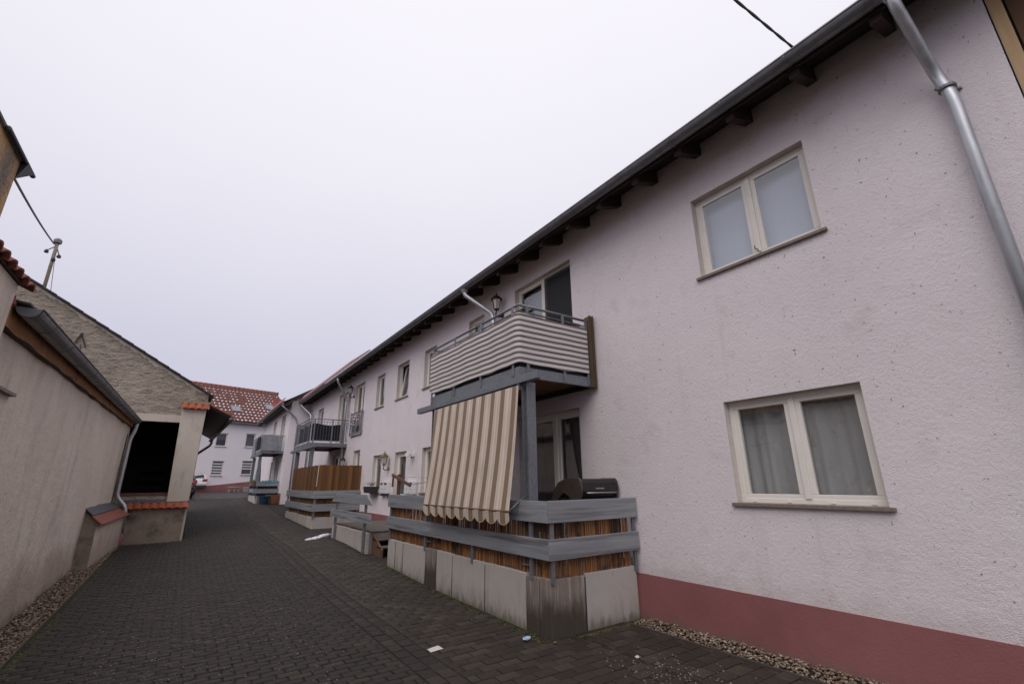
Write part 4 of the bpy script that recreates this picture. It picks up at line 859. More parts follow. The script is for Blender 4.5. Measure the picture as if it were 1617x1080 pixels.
MB().hexa([(4.42, 5.30, 3.98), (5.02, 5.30, 3.98), (5.02, 5.48, 3.98), (4.42, 5.48, 3.98)], [(4.38, 5.27, 4.22), (5.06, 5.27, 4.22), (5.06, 5.51, 4.22), (4.38, 5.51, 4.22)]).build('trough', 'black', PS, bevel=.02)
for x in (4.48, 4.94): MB().box(x, x + .03, 5.33, 5.45, 3.26, 3.98).build('stand_leg', 'black', PS)

# far terrace things
PR = thing('parasol', (3.42, 30.9, 1.2), 'closed pale green parasol on the far terrace', 'parasol')
MB().tube([(3.42, 30.9, 1.2), (3.42, 30.9, 3.2)], .02, 8).build('pole', 'galvanised', PR)
MB().lathe((3.42, 30.9, 1.75), [(.04, 0), (.17, .05), (.14, .5), (.07, 1.2), (.02, 1.42)], 9).build('folded_canopy', 'green_cloth', PR)
FP = thing('flower_trough', (3.12, 28.9, 1.7), 'brown wooden trough hanging on the far terrace rail', 'planter')
MB().hexa([(3.0, 28.3, 1.62), (3.09, 28.3, 1.62), (3.09, 29.6, 1.62), (3.0, 29.6, 1.62)], [(2.95, 28.28, 1.86), (3.095, 28.28, 1.86), (3.095, 29.62, 1.86), (2.95, 29.62, 1.86)]).build('trough', 'brown_planter', FP)
m = MB()
for k in range(80):
    c = Vector((3.03 + random.uniform(-.06, .06), 28.3 + random.uniform(0, 1.3), 1.86)); t = c + Vector((random.uniform(-.05, .05), random.uniform(-.05, .05), random.uniform(.04, .14))); w = Vector((0, .03, 0)); m.add([c - w, c + w, t], [(0, 1, 2)])
o = m.build('foliage', 'leaf', FP, recalc=False); o['kind'] = 'stuff'
TU = thing('tub', (3.55, 27.85, .72), 'dark blue plastic tub in front of the far terrace', 'tub')
MB().lathe((3.52, 27.85, gz(3.5, 27.85)), [(.001, 0), (.20, 0), (.26, .36), (.28, .36), (.28, .39), (.24, .39)], 16).build('bowl', 'blue_plastic', TU)
for s in (-1, 1): MB().tube([(3.52 + s*.26, 27.80, gz(3.5, 27.85) + .33), (3.52 + s*.33, 27.85, gz(3.5, 27.85) + .35), (3.52 + s*.26, 27.9, gz(3.5, 27.85) + .33)], .012, 6).build('handle', 'blue_plastic', TU)
TB = thing('clay_trough', (4.0, 27.8, .72), 'terracotta trough standing right of the blue tub', 'planter'); z_ = gz(4, 27.8)
MB().hexa([(3.84, 27.70, z_), (4.16, 27.70, z_), (4.16, 27.98, z_), (3.84, 27.98, z_)], [(3.80, 27.66, z_ + .42), (4.19, 27.66, z_ + .42), (4.19, 28.0, z_ + .42), (3.80, 28.0, z_ + .42)]).build('trough', 'terracotta', TB, bevel=.01)
MB().box(3.83, 4.16, 27.69, 27.97, z_ + .421, z_ + .43).build('soil', 'soil', TB)

# ================================================================== projecting house beyond
HB = thing('projecting_house', (5, 33, .8), 'pale plastered house standing proud of the long house, behind the middle balcony', 'house')
PB_ = PX(B3X)
opb = [(28.9, 30.3, 3.42, 5.55), (32.2, 33.3, 4.2, 5.5), (29.2, 30.6, 1.2, 3.1), (31.6, 32.3, 1.6, 3.0)]
wall_sheet(PB_, 27.5, 38.0, .2, 6.0, opb, name='wall', mat='plaster_far', parent=HB)
for (a, b, c, d) in opb: window(HB, PB_, a, b, c, d, 2 if b - a > 1.2 else 1, curtain='curtain_dark', pane='pane_dark', door=c < 1.3 or c == 3.42, sill=None)
MB().box(B3X + .001, 9, 27.5, 27.56, .2, 6.1).build('wall', 'plaster_far', HB); MB().box(B3X + .3, 9, 27.57, 38, .2, 5.9).build('wall', 'plaster_far', HB)
MB().box(B3X, 9, 37.94, 38.0, .2, 6).build('wall', 'plaster_far', HB)
MB().box(B3X - .012, B3X + .02, 27.49, 38, .2, 1.25).build('plinth', 'plinth_red', HB)
MB().add([(B3X, 27.53, 6.0), (9, 27.53, 6.0), (9, 27.53, 8.2), (7.4, 27.53, 8.1)], [(0, 1, 2, 3)]).build('gable', 'plaster_far', HB, recalc=False)
roof_slab(HB, 3.72, 5.95, 7.6, 8.3, 27.15, 38.2, .03, 'tile_dark')
for k in range(50): barrel(HB, (3.66, 27.2 + k*.22, 5.95), (.5, 0, .866), (-.866, 0, .5), .26, .215, arch=.03, mat='tile_roof', name='eaves_tile', n=4)
MB().prism([(3.72, 5.78), (4.2, 6.16), (4.2, 6.0), (3.9, 5.75)], 1, 27.15, 38.1).build('eaves_box', 'rafter_wood', HB)
gutter(HB, 'zinc_dark', 3.69, 27.1, 38.1, 5.9, .085)
swan_pipe(HB, 'zinc', [(3.69, 27.25, 5.82), (3.75, 27.2, 5.70), (4.5, 27.42, 5.15), (4.6, 27.42, 4.8), (4.6, 27.42, 1)], .045, 10)

# ================================================================== far house across the end of the lane
ang = math.atan2(2.0, 7.0); fo = Vector((1.6, 45.0, 0)); ud = Vector((math.cos(ang), math.sin(ang), 0)); wd = Vector((-math.sin(ang), math.cos(ang), 0))
def PC(u, v, w): p = fo + ud*u + wd*w; return (p.x, p.y, v)
HC = thing('far_house', (1.6, 45, 1.2), 'white house with glazed red tiled roof closing the end of the lane', 'house')
opc = [(-.05, .76, 4.74, 5.78), (2.20, 2.95, 4.78, 5.88), (.0, .80, 2.44, 3.55), (2.24, 3.05, 2.5, 3.62), (4.3, 5.1, 4.8, 5.9), (4.35, 5.2, 2.5, 3.65), (-2.3, -1.5, 4.7, 5.75)]
wall_sheet(PC, -6, 6.0, .6, 6.85, opc, name='wall', mat='plaster_far', parent=HC, reveal='sill_white')
for i, (a, b, c, d) in enumerate(opc):
    w_ = window(HC, PC, a, b, c, d, 1, depth=.06, curtain=None, pane='pane_far', sill='sill_white', sill_out=.08, room=.6, fr=.03, sash=.035)
    t = MB(PC); t.box(a - .06, b + .06, d, d + .05, -.02, .05); t.build('lintel', 'sill_white', w_)
    if i in (2, 3, 5):
        MB(PC).box(a + .05, b - .05, c + .05, d - .05, .062, .075).build('blind', 'blind', w_)
        nsl = 5 if i == 2 else 3
        for k in range(nsl): MB(PC).box(a + .06, b - .06, d - .26 - k*.215, d - .16 - k*.215, .045, .060).build('blind_slat', 'blind_white', w_)
MB(PC).box(-6, 6.0, .6, 6.84, .3, 8).build('wall', 'plaster_far', HC)
MB(PC).add([(6.0, 6.8, 0), (6.0, 6.8, 8.6), (6.0, 10.3, 4.3)], [(0, 1, 2)]).build('gable', 'plaster_far', HC, recalc=False)
MB(PC).box(6.0, 6.03, .6, 6.84, 0, 8).build('wall', 'plaster_far', HC)
MB(PC).add([(-6, .5, -.03), (6, .5, -.03), (6, 2.25, -.03), (-6, 1.05, -.03), (-6, .5, .02), (6, .5, .02), (6, 2.25, .02), (-6, 1.05, .02)], [(0, 1, 2, 3), (3, 2, 6, 7), (1, 5, 6, 2)]).build('plinth', 'plinth_red', HC, recalc=False)
MB(PC).hexa([(-6.2, 6.72, -.35), (6.15, 6.72, -.35), (6.15, 10.35, 4.4), (-6.2, 10.35, 4.4)], [(-6.2, 6.78, -.35), (6.15, 6.78, -.35), (6.15, 10.41, 4.4), (-6.2, 10.41, 4.4)]).build('roof', 'tile_dark', HC)
MB(PC).hexa([(-6.2, 6.72, 8.95), (6.15, 6.72, 8.95), (6.15, 10.35, 4.4), (-6.2, 10.35, 4.4)], [(-6.2, 6.78, 8.95), (6.15, 6.78, 8.95), (6.15, 10.41, 4.4), (-6.2, 10.41, 4.4)]).build('roof', 'tile_dark', HC)
sl = Vector((0, 3.63, 4.75)); L_ = sl.length; nvt = 12
o_ = Vector(PC(-6.2, 6.79, -.38)); dv = (Vector(PC(0, 10.42, 4.4)) - Vector(PC(0, 6.79, -.35)))/nvt; du = ud*.33; nn = du.cross(dv).normalized()
if nn.z < 0: nn = -nn
tf = tile_field(HC, o_, du, dv, nn, 37, nvt, 'tile_glazed', amp=.05, step=.035, seg=8); tf['kind'] = 'stuff'
sv, sf = MB(), 0
for j in range(nvt - 1):
    for i in range(37):
        if random.random() < (.12 if j > nvt - 4 else .05 + .25*(abs(i - 24) < 3 and j > 4)): continue
        c = o_ + du*(i + .5 + random.uniform(-.06, .06)) + dv*(j + .42 + random.uniform(-.1, .1)) + nn*.045; a, b = du.normalized()*random.uniform(.055, .085), dv.normalized()*random.uniform(.07, .11)*(1 if j < nvt - 4 else .7)
        sv.add([c + a*math.cos(t)*1.0 + b*math.sin(t) for t in [k*math.pi/4 for k in range(8)]] + [c + nn*.03 + a*math.cos(t)*.6 + b*math.sin(t)*.6 for t in [k*math.pi/4 for k in range(8)]], [(k, (k + 1) % 8, 8 + (k + 1) % 8, 8 + k) for k in range(8)] + [tuple(range(8, 16))])
tag(sv.build('roof_snow', 'snow', recalc=False), 'small white snow remnants in the tile hollows of the far roof', 'snow', kind='stuff')
for k in range(31): MB(PC).tube([(-6.2 + k*.4, 10.44, 4.4), (-6.2 + k*.4 + .43, 10.46, 4.4)], .13, 8).build('ridge_tile', 'tile_old', HC, smooth=True)
MB(PC).box(-6.2, 6.15, 6.66, 6.74, -.42, -.30).build('gutter', 'zinc_dark', HC)
for (u0, t0) in ((1.05, .25), (4.15, .40)):
    q = lambda u, t, h: tuple(Vector(PC(u, 6.79 + 3.63*t, -.35 + 4.75*t)) + nn*h)
    m = MB(); m.hexa([q(u0, t0, .02), q(u0 + .8, t0, .02), q(u0 + .8, t0 + .16, .02), q(u0, t0 + .16, .02)], [q(u0, t0, .14), q(u0 + .8, t0, .14), q(u0 + .8, t0 + .16, .14), q(u0, t0 + .16, .14)])
    sk = m.build('roof_window', 'zinc_dark', HC)
    MB().add([q(u0 + .09, t0 + .02, .145), q(u0 + .71, t0 + .02, .145), q(u0 + .71, t0 + .14, .145), q(u0 + .09, t0 + .14, .145)], [(0, 1, 2, 3)]).build('pane', 'grey_tarp_sky_pane', sk, recalc=False)  # opaque pale grey colour stands for reflected sky and snow on the glass
# lower roof further right
HD = thing('distant_house', (10, 52, 1.3), 'barely visible lower tiled roof right of the far house', 'house')
MB().prism([(7.6, 1), (16, 1), (16, 8.3), (11.8, 10.9), (7.6, 8.3)], 1, 53, 60).build('wall', 'plaster_far', HD)
MB().hexa([(7.0, 52.2, 8.2), (17, 52.2, 8.2), (17, 56.5, 10.6), (7.0, 56.5, 10.6)], [(7.0, 52.2, 8.32), (17, 52.2, 8.32), (17, 56.5, 10.72), (7.0, 56.5, 10.72)]).build('roof', 'tile_roof', HD)
SD = thing('satellite_dish', (5.75, 45.3, 7.7), 'red satellite dish on the far roof', 'satellite dish')
dc = Vector((5.72, 45.0, 8.55)); dn = Vector((-.25, -.9, .35)).normalized(); da = dn.cross(Vector((0, 0, 1))).normalized(); db = da.cross(dn)
m = MB(); vs = [dc - dn*.09]; fs = []
for r in range(1, 5):
    for k in range(20):
        a = 2*math.pi*k/20; rr = .46*r/4; vs.append(dc + da*rr*math.cos(a) + db*rr*1.08*math.sin(a) + dn*(-.09 + .09*(r/4)**2))
for k in range(20): fs.append((0, 1 + k, 1 + (k + 1) % 20))
for r in range(3):
    for k in range(20): fs.append((1 + r*20 + k, 1 + (r + 1)*20 + k, 1 + (r + 1)*20 + (k + 1) % 20, 1 + r*20 + (k + 1) % 20))
m.add(vs, fs); m.build('dish', 'dish_red', SD, smooth=True, recalc=False)
MB().tube([dc - db*.4, dc + dn*.5 - db*.15], .018, 6).build('feed_arm', 'zinc_dark', SD); MB().tube([dc - dn*.1, dc + Vector((.05, .5, -.45)), dc + Vector((.05, .55, -1.0))], .03, 8).build('mast', 'zinc_dark', SD)
MB().blob(tuple(dc + dn*.5 - db*.15), (.05, .05, .06)).build('feed_horn', 'slot_dark', SD)
# stone bench and low wall in front of the far house
SB = thing('stone_bench', (3.4, 44.3, 1.2), 'low stone bench at the foot of the far house', 'bench')
MB().box(2.85, 3.75, 43.9, 44.35, gz(3, 44) + .30, gz(3, 44) + .40).build('seat', 'stone_old', SB, bevel=.02)
for x in (2.92, 3.28, 3.58): MB().box(x, x + .11, 43.95, 44.3, gz(3, 44) - .02, gz(3, 44) + .299).build('leg', 'stone_old', SB)
LW = thing('low_wall', (5.2, 44.2, 1.2), 'low grey stone wall right of the stone bench', 'wall')
for k in range(9): MB().box(3.95 + k*.5, 3.95 + k*.5 + .49, 44.0, 44.4, .9, gz(4, 44) + .36 + random.uniform(-.02, .02)).build('wall_block', 'stone_old', LW, bevel=.02)

# ================================================================== parked cars
def car(label, x, y, heading, paint, suv=True):
    C = thing('parked_car', (x, y, gz(x, y)), label, 'car', 'cars parked behind the barn')
    zc = gz(x, y); ca, sa = math.cos(heading), math.sin(heading)
    def PCR(l, w, h): return (x + l*sa*-1 + w*ca, y + l*ca + w*sa, zc + h)     # l forward (+Y), w right
    hh = 1.62 if suv else 1.46
    low = [(-2.15, .32), (-2.2, .62), (-2.12, .98), (-1.9, 1.0), (1.1, .98), (1.95, .86), (2.18, .62), (2.15, .32)]
    top = [(-2.0, .98), (-1.72, hh - .06), (-1.2, hh), (.1, hh - .02), (1.15, .97)]
    def body(m, pf, w0, wt):
        n = len(pf); zt = max(p[1] for p in pf); zb = min(p[1] for p in pf)
        wid = lambda h: w0 + (wt - w0)*(h - zb)/(zt - zb)
        m.add([(p[0], -wid(p[1]), p[1]) for p in pf] + [(p[0], wid(p[1]), p[1]) for p in pf], [tuple(range(n)), tuple(range(2*n - 1, n - 1, -1))] + [(i, (i + 1) % n, n + (i + 1) % n, n + i) for i in range(n)])
    m = MB(PCR); body(m, low, .90, .87); b = m.build('body', paint, C, bevel=.06)
    m = MB(PCR); body(m, top, .84, .64); m.build('cabin', paint, C, bevel=.05)
    m = MB(PCR); m.add([(-1.985, -.70, 1.06), (-1.985, .70, 1.06), (-1.76, .62, hh - .16), (-1.76, -.62, hh - .16)], [(0, 1, 2, 3)])
    m.P = lambda l, w, h: PCR(l - .035, w, h); m.v = []; m.f = []; m.add([(-1.985, -.70, 1.06), (-1.985, .70, 1.06), (-1.76, .60, hh - .16), (-1.76, -.60, hh - .16)], [(0, 1, 2, 3)]); m.build('rear_window', 'car_glass', C, recalc=False)
    for s in (-1, 1):
        m = MB(PCR); m.add([(-1.6, s*.845, 1.03), (.85, s*.845, 1.03), (.1, s*.70, hh - .12), (-1.35, s*.70, hh - .12)], [(0, 1, 2, 3)]); m.build('side_window', 'car_glass', C, recalc=False)
        MB(PCR).box(-2.23, -1.98, s*.55 if s > 0 else -.89, .89 if s > 0 else s*.55, .80, .96).build('tail_light', 'tail_red', C, bevel=.02)
        for l in (-1.32, 1.32):
            n = 18; wv = []
            m = MB(PCR)
            ring = lambda r, w: [(l + r*math.cos(2*math.pi*k/n), w, .33 + r*math.sin(2*math.pi*k/n)) for k in range(n)]
            m.add(ring(.33, s*.72) + ring(.33, s*.915), [tuple(range(n)), tuple(range(2*n - 1, n - 1, -1))] + [(i, (i + 1) % n, n + (i + 1) % n, n + i) for i in range(n)]); w_ = m.build('wheel', 'tyre', C, bevel=.02)
            m = MB(PCR); m.add(ring(.20, s*.90) + ring(.20, s*.922), [tuple(range(n)), tuple(range(2*n - 1, n - 1, -1))] + [(i, (i + 1) % n, n + (i + 1) % n, n + i) for i in range(n)]); m.build('rim', 'rim', w_)
        MB(PCR).box(.75, .92, s*.95 - .1, s*.95 + .1, 1.0, 1.14).build('mirror', paint, C, bevel=.02)
    MB(PCR).box(-2.245, -2.15, -.88, .88, .34, .50).build('rear_bumper', 'slot_dark', C, bevel=.02); MB(PCR).box(-2.225, -2.2, -.26, .26, .66, .78).build('number_plate', 'white_plastic', C)
    return C
car('white hatchback parked furthest back, rear facing the lane', .34, 46.6, R_(6), 'car_white', False)
car('dark wine red car parked just in front of the white hatchback', -.36, 40.6, R_(4), 'car_wine', False)
car('black car parked nearest the barn corner', -.50, 35.6, R_(3), 'car_black', False)

# ================================================================== old buildings on the left
LX = -1.6
HL = thing('ochre_house', (-4, 5, 0), 'tall weathered ochre stucco house corner at the upper left edge', 'house')
MB().box(-6.5, -2.4, 1.0, 7.62, -.2, 5.72).build('wall', 'ochre_stucco', HL)
MB().prism([(-2.37, 5.70), (-2.37, 5.74), (-4.6, 7.9), (-6.6, 5.9), (-6.6, 5.8), (-4.6, 7.8)], 1, .8, 7.92).build('roof', 'tile_dark', HL)
MB().hexa([(-2.42, 7.62, 5.45), (-2.40, 7.62, 5.45), (-2.40, 7.63, 5.45), (-2.42, 7.63, 5.45)], [(-2.5, 7.62, 5.71), (-2.32, 7.62, 5.71), (-2.32, 7.90, 5.71), (-2.5, 7.90, 5.71)]).build('dark_overhang_wedge', 'black', HL)  # black wedge added for the dark underside of the roof overhang
MB().tube([(-2.36, 6.9, 5.715), (-2.355, 7.97, 5.715)], .03, 10).build('eaves_tube', 'black', HL)
# small house with tile eave
HS = thing('small_plaster_house', (-3, 4, 0), 'grey plaster house end with projecting red eave tiles at the left edge', 'house')
MB().box(-6, -1.52, .5, 5.62, -.2, 3.435).build('wall', 'wall_old', HS)
MB().hexa([(-1.50, .3, 3.44), (-1.50, 5.66, 3.44), (-6, 5.66, 5.5), (-6, .3, 5.5)], [(-1.50, .3, 3.465), (-1.50, 5.66, 3.465), (-6, 5.70, 5.63), (-6, .3, 5.63)]).build('roof', 'tile_dark', HS)
for k in range(16): barrel(HS, (-1.455, 5.68 - k*.19, 3.435), (-.91, 0, .415), (.415, 0, .91), .42, .18)
# long low building
LB_ = thing('low_outbuilding', (-2, 11, 0), 'long grey plastered outbuilding with orange board fascia and dark gutter on the left', 'building')
def lw(i, j):
    y = 5.62 + 12.1*i; z = -.25 + (3.085 + .0245*(y - 5.7) - .025*math.sin(y*1.3) - .012*math.sin(y*3.7) + .25)*j
    return (LX + .010*math.sin(y*2.1 + z*3) + .006*math.sin(y*5 + z*4), y, z)
MB().sheet(lw, 90, 20).build('wall', 'wall_old', LB_, smooth=True, recalc=False)
MB().box(-4.5, LX - .05, 5.64, 17.7, -.2, 3.0).build('wall_core', 'wall_damp', LB_)
def fa(i, j):
    y = 5.66 + 11.95*i; return (LX + .055 + .006*math.sin(y*9), y, 3.075 + .0245*(y - 5.7) + .008*math.sin(y*6) + .225*j)
MB().sheet(fa, 60, 2).build('fascia_board', 'osb', LB_, recalc=False)
MB(lambda a, b, c: (a, b, c + .0245*(b - 5.7))).box(LX - .04, LX + .048, 5.66, 17.6, 3.065, 3.30).build('fascia_backing', 'rafter_wood', LB_)
for y in (8.9, 12.4, 15.5): MB().box(LX + .0625, LX + .066, y, y + .012, 3.075 + .0245*(y - 5.7), 3.29 + .0245*(y - 5.7)).build('fascia_joint', 'rafter_wood', LB_)
MB().hexa([(-1.42, 5.70, 3.29), (-1.42, 17.6, 3.57), (-4.5, 17.6, 4.0), (-4.5, 5.70, 3.75)], [(-1.42, 5.70, 3.31), (-1.42, 17.6, 3.59), (-4.5, 17.6, 4.03), (-4.5, 5.70, 3.78)]).build('roof', 'tile_dark', LB_)
gutter(LB_, 'zinc_dark', -1.43, 5.72, 17.42, 3.27, .095, side=-1, slope=.0225, brackets=[6.3 + k*.9 for k in range(13)])
MB().blob((LX + .02, 5.70, 3.30), (.07, .05, .07), seed=5).build('end_tile', 'tile_old', LB_)
MB().box(LX - .01, LX + .05, 6.1, 6.62, 2.57, 2.60).build('stone_ledge', 'sill_stone', LB_)
p = swan_pipe(LB_, 'zinc', [(-1.43, 17.30, 3.46), (-1.43, 17.30, 3.25), (-1.50, 17.28, 3.0), (-1.50, 17.28, 1.42), (-1.24, 17.20, 1.12), (-1.22, 17.20, .45)], .05, 12)
MB().tube([(-1.22, 17.20, .45), (-1.22, 17.20, 0)], .053, 12).build('pipe_shoe', 'plinth_red', p, smooth=True)
MB().tube([(-1.57, 17.2, 3.1), (-1.575, 17.2, 1.2)], .012, 6).build('cable', 'black', LB_)
# low buttress wall with sloping coping
BW = thing('buttress_wall', (-1.48, 15.2, 0), 'low plastered buttress wall with sloping red tile coping against the outbuilding', 'wall')
MB().hexa([(-1.62, 13.32, -.2), (-1.36, 13.32, -.2), (-1.22, 17.36, -.2), (-1.62, 17.36, -.2)], [(-1.62, 13.32, 1.22), (-1.37, 13.32, .95), (-1.23, 17.36, .95), (-1.62, 17.36, 1.22)]).build('wall', 'wall_old', BW)
MB().prism([(-1.61, -.2), (-1.365, -.2), (-1.38, .94), (-1.61, 1.19)], 1, 13.30, 13.319).build('end_face', 'wall_damp', BW)
MB().hexa([(-1.62, 13.2, 1.27), (-1.46, 13.2, 1.11), (-1.38, 17.38, 1.11), (-1.62, 17.38, 1.27)], [(-1.62, 13.2, 1.29), (-1.45, 13.2, 1.13), (-1.37, 17.38, 1.13), (-1.62, 17.38, 1.29)]).build('lead_sheet', 'lead', BW)
for k in range(21):
    y = 13.22 + k*.197
    d_ = .0375*(y - 13.2); b_ = .02*(y - 13.2)
    MB().hexa([(-1.48 + b_, y, 1.10), (-1.29 + d_, y, .915), (-1.283 + d_, y + .19, .915), (-1.48 + b_, y + .19, 1.10)], [(-1.48 + b_, y, 1.125), (-1.275 + d_, y, .94), (-1.268 + d_, y + .19, .94), (-1.48 + b_, y + .19, 1.125)]).build('coping_tile', 'tile_old', BW, bevel=.004)

# barn
BN = thing('old_barn', (-3, 20, .1), 'old rough stucco barn gable with dark opening, left side of the lane', 'barn')
GY = 17.75; rl = lambda x: 4.66 - .601*x      # verge line z(x)
m = MB()
def gp(a, b, c, d, sub=1): m.add([(a, GY, c), (b, GY, c), (b, GY, d), (a, GY, d)], [(0, 1, 2, 3)])
m.add([(-7.5, GY, 3.60), (.2, GY, 3.60), (.2, GY, 4.52), (-7.5, GY, rl(-7.5) - .06)], [(0, 1, 2, 3)])
gp(-7.5, -1.95, -.3, 3.60); gp(-.30, .2, -.3, 3.60); gp(-1.95, -.30, -.3, 1.40)
m.build('gable_wall', 'barn_stucco', BN, recalc=False)
MB().box(-1.98, -.30, GY - .03, GY + .15, 3.58, 3.80).build('lintel', 'pillar_render', BN)
MB().add([(.2, GY, -.3), (.12, 26.5, -.3), (.12, 26.5, 4.4), (.2, GY, 4.4)], [(0, 1, 2, 3)]).build('side_wall', 'wall_damp', BN, recalc=False)
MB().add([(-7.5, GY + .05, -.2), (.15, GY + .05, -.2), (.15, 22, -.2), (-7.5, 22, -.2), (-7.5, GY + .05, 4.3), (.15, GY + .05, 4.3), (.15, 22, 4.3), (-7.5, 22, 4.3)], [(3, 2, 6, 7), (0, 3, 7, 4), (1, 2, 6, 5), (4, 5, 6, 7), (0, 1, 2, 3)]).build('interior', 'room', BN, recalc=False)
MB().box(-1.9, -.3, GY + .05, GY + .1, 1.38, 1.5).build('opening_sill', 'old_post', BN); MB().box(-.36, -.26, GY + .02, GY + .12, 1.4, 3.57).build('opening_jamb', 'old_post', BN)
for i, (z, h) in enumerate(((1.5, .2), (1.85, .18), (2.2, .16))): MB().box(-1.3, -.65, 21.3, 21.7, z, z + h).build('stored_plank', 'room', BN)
# pillar with tile cap
MB().hexa([(-.32, 17.50, -.2), (.17, 17.50, -.2), (.17, GY, -.2), (-.32, GY, -.2)], [(-.43, 17.50, 3.99), (.20, 17.50, 3.99), (.21, GY, 4.1), (-.43, GY, 4.1)]).build('pillar', 'pillar_render', BN, bevel=.012)
for k in range(4): barrel(BN, (-.37 + k*.185, 17.38, 3.97), (0, .36, .24), (0, -.24, .36), .44, .18, arch=.04, mat='tile_orange', name='cap_tile')
MB().box(-.47, .28, 17.62, 17.74, 4.19, 4.26).build('cap_mortar', 'wall_damp', BN)
# low wall in front with tile coping
MB().box(-1.5, .18, 17.36, GY - .001, -.2, 1.06).build('low_wall', 'wall_damp', BN, bevel=.015)
MB().box(.14, .187, 17.352, 17.46, -.2, 1.05).build('corner_render', 'pillar_render', BN)
for k in range(8): barrel(BN, (-1.20 + k*.187, 17.24, 1.05), (0, .34, .17), (0, -.17, .34), .34, .182, arch=.035, mat='tile_orange', name='coping_tile')
MB().hexa([(-1.4, 17.49, 1.22), (.22, 17.49, 1.22), (.22, GY, 1.28), (-1.4, GY, 1.28)], [(-1.4, 17.49, 1.245), (.22, 17.49, 1.245), (.22, GY, 1.31), (-1.4, GY, 1.31)]).build('lead_sheet', 'lead', BN)
# barn roof: verge tiles and slab, canopy eave
MB().hexa([(.30, GY - .08, rl(.30) - .05), (.30, 24, rl(.30) - .05), (-7.5, 24, rl(-7.5) - .05), (-7.5, GY - .08, rl(-7.5) - .05)], [(.30, GY - .08, rl(.30) - .02), (.30, 24, rl(.30) - .02), (-7.5, 24, rl(-7.5) - .02), (-7.5, GY - .08, rl(-7.5) - .02)]).build('roof', 'tile_dark', BN)
for k in range(24):
    x = .34 - k*.33; MB().hexa([(x, GY - .14, rl(x) - .015), (x - .37, GY - .14, rl(x - .37) - .035), (x - .37, GY + .3, rl(x - .37) - .035), (x, GY + .3, rl(x) - .015)], [(x, GY - .14, rl(x) + .03), (x - .37, GY - .14, rl(x - .37) + .01), (x - .37, GY + .3, rl(x - .37) + .01), (x, GY + .3, rl(x) + .03)]).build('verge_tile', 'tile_dark', BN)
_h = [0]
for k in range(160): _h.append(max(.03, min(.22, .85*_h[-1] + .15*.12 + random.gauss(0, .022))))
MB().sheet(lambda i, j: (.2 - 7.5*i, GY - .012 - .01*j, rl(.2 - 7.5*i) - .03 - (1 - j)*_h[int(i*159) + 1]), 159, 1).build('verge_mortar', 'pillar_render', BN, recalc=False)
MB().hexa([(.0, 17.80, 4.24), (.92, 17.80, 3.80), (.66, 26.4, 3.80), (.0, 26.4, 4.15)], [(.0, 17.80, 4.30), (.94, 17.80, 3.86), (.68, 26.4, 3.86), (.0, 26.4, 4.21)]).build('canopy_roof', 'black', BN)
for k in range(5):
    x = .06 + k*.18; MB().hexa([(x, 17.72, 4.315 - (x)*.478), (x + .2, 17.72, 4.295 - (x + .2)*.478), (x + .2, 18.1, 4.295 - (x + .2)*.478), (x, 18.1, 4.315 - x*.478)], [(x, 17.72, 4.36 - x*.478), (x + .2, 17.72, 4.34 - (x + .2)*.478), (x + .2, 18.1, 4.34 - (x + .2)*.478), (x, 18.1, 4.36 - x*.478)]).build('canopy_tile', 'tile_old', BN)
MB().tube([(.95, 17.75, 3.78), (.69, 26.4, 3.72)], .07, 10).build('canopy_gutter', 'zinc_dark', BN, smooth=True)
swan_pipe(BN, 'zinc_dark', [(.72, 25.3, 3.72), (.72, 25.3, 3.45), (.22, 25.6, 3.02), (.20, 25.6, 2.7), (.20, 25.6, .5)], .055, 10)
# wall anchor on the gable
m = MB(); m.bar((-3.35, GY - .03, 5.55), (-3.20, GY - .03, 6.05), .03, .035); m.bar((-3.05, GY - .03, 5.62), (-3.20, GY - .03, 5.98), .03, .03); m.build('wall_anchor', 'black', BN)
MB().tube([(-3.18, GY - .02, 5.7), (-2.93, GY - .02, 4.6)], .008, 5).build('cable', 'black', BN)

# roof pole with insulators and cables
RP = thing('roof_pole', (-4.5, 18.6, 7.3), 'steel roof pole with insulators standing on the barn roof', 'pole')
MB().tube([(-4.48, 18.6, 7.1), (-4.50, 18.6, 9.05)], .045, 10).build('pole', 'wall_damp', RP, smooth=True)
MB().lathe((-4.50, 18.6, 9.05), [(.06, -.05), (.10, -.03), (.105, .06), (.06, .12), (.001, .13)], 12).build('cap', 'zinc_dark', RP)
for (dx, dy, dz) in ((-.17, -.05, -.28), (.12, 0, -.36), (.04, -.08, -.52)):
    MB().tube([(-4.5, 18.6, 8.92), (-4.5 + dx, 18.6 + dy, 8.98 + dz)], .018, 6).build('insulator_arm', 'zinc_dark', RP)
    MB().lathe((-4.5 + dx, 18.6 + dy, 8.96 + dz), [(.02, -.07), (.055, -.05), (.055, 0), (.025, .05)], 8).build('insulator', 'slot_dark', RP)
MB().tube([(-4.43, 18.52, 8.45), (-4.28, 18.5, 7.25)], .009, 5).build('stay_wire', 'zinc_dark', RP)
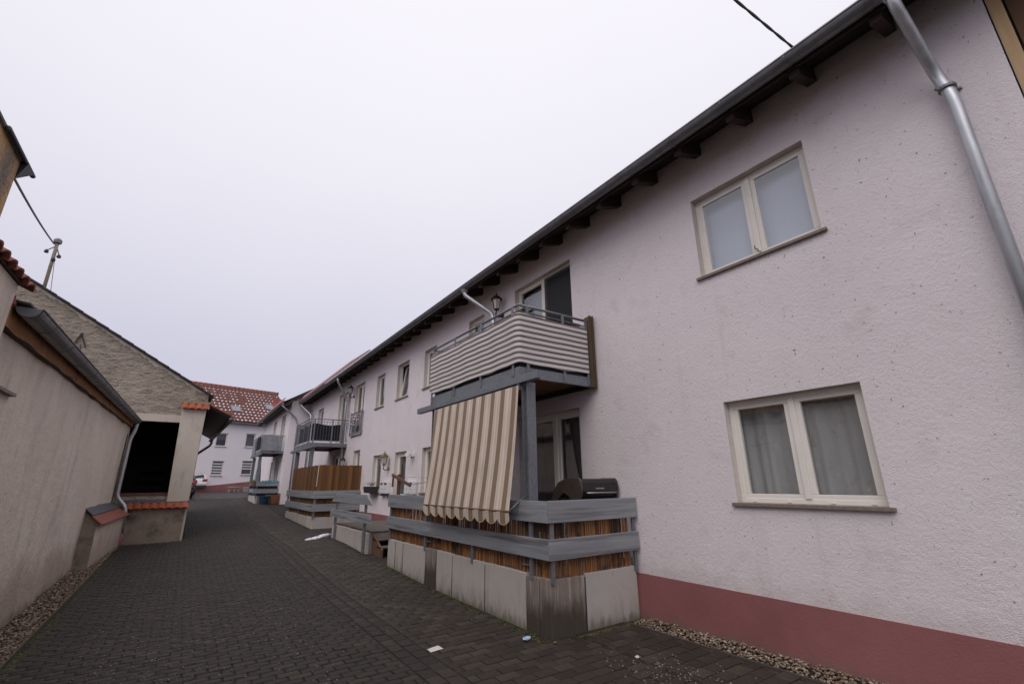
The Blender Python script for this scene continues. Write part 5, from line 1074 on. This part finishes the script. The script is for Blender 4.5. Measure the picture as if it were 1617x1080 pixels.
def cable(label, a, b, sag, r=.014, n=14, twist=False):
    a, b = Vector(a), Vector(b); pts = []
    for i in range(n + 1):
        t = i/n; p = a.lerp(b, t); p.z -= sag*4*t*(1 - t); pts.append(p)
    C_ = thing('overhead_cable', tuple(a), label, 'cable', 'overhead cables')
    if twist:
        for ph in (0, math.pi):
            q = []; N = 160
            for i in range(N + 1):
                t = i/N; p = a.lerp(b, t); p.z -= sag*4*t*(1 - t); ang_ = ph + t*N*.55; q.append(p + Vector((math.cos(ang_)*.012, 0, math.sin(ang_)*.012)))
            MB().tube(q, r*.8, 6).build('strand', 'black', C_, smooth=True)
    else: MB().tube(pts, r, 6).build('strand', 'black', C_, smooth=True)
cable('black cable from the roof pole towards the ochre house', (-4.55, 18.55, 8.95), (-2.75, 7.0, 6.05), .10, .022)
cable('twisted black cable crossing overhead to the eaves of the long house', (4.75, 1.336, 6.11), (-2.35, 1.53, 5.36), .0, .012, twist=True)

# ================================================================== small things on the paving
sn = MB()
for k in range(26):
    t = k/25; x = 3.70 - .70*t + random.uniform(-.03, .03) ; y = 14.95 - .92*t + random.uniform(-.04, .04); sn.blob((x, y, gz(x, y) + .012), (random.uniform(.04, .12), random.uniform(.03, .10), random.uniform(.015, .05)), seed=k)
tag(sn.build('snow_patch', 'snow', smooth=True, recalc=False), 'thin ridge of leftover white snow before the middle terrace', 'snow')
tag(MB().add([(2.40, 5.02, .006), (2.56, 5.05, .004), (2.55, 5.16, .008), (2.41, 5.13, .005), (2.40, 5.02, .008), (2.56, 5.05, .006), (2.55, 5.16, .010), (2.41, 5.13, .007)], [(0, 1, 2, 3), (4, 5, 6, 7), (0, 1, 5, 4), (1, 2, 6, 5), (2, 3, 7, 6), (3, 0, 4, 7)]).build('paper_scrap', 'paper'), 'flat white paper scrap on the pavers', 'paper')
tag(MB().blob((3.44, 4.74, .022), (.055, .035, .022), seed=4, n=9, m=6).build('wrapper', 'litter_blue'), 'crumpled blue and white wrapper at the terrace foot', 'wrapper')
tag(MB().blob((3.62, 4.46, .015), (.02, .018, .014), seed=9).build('stone', 'grit', smooth=True), 'single pale stone by the terrace corner', 'stone')
tag(MB().blob((4.02, 3.66, .010), (.026, .018, .012), seed=12, n=10, m=7).build('tissue_scrap', 'paper'), 'crumpled white tissue scrap among the grit', 'tissue')
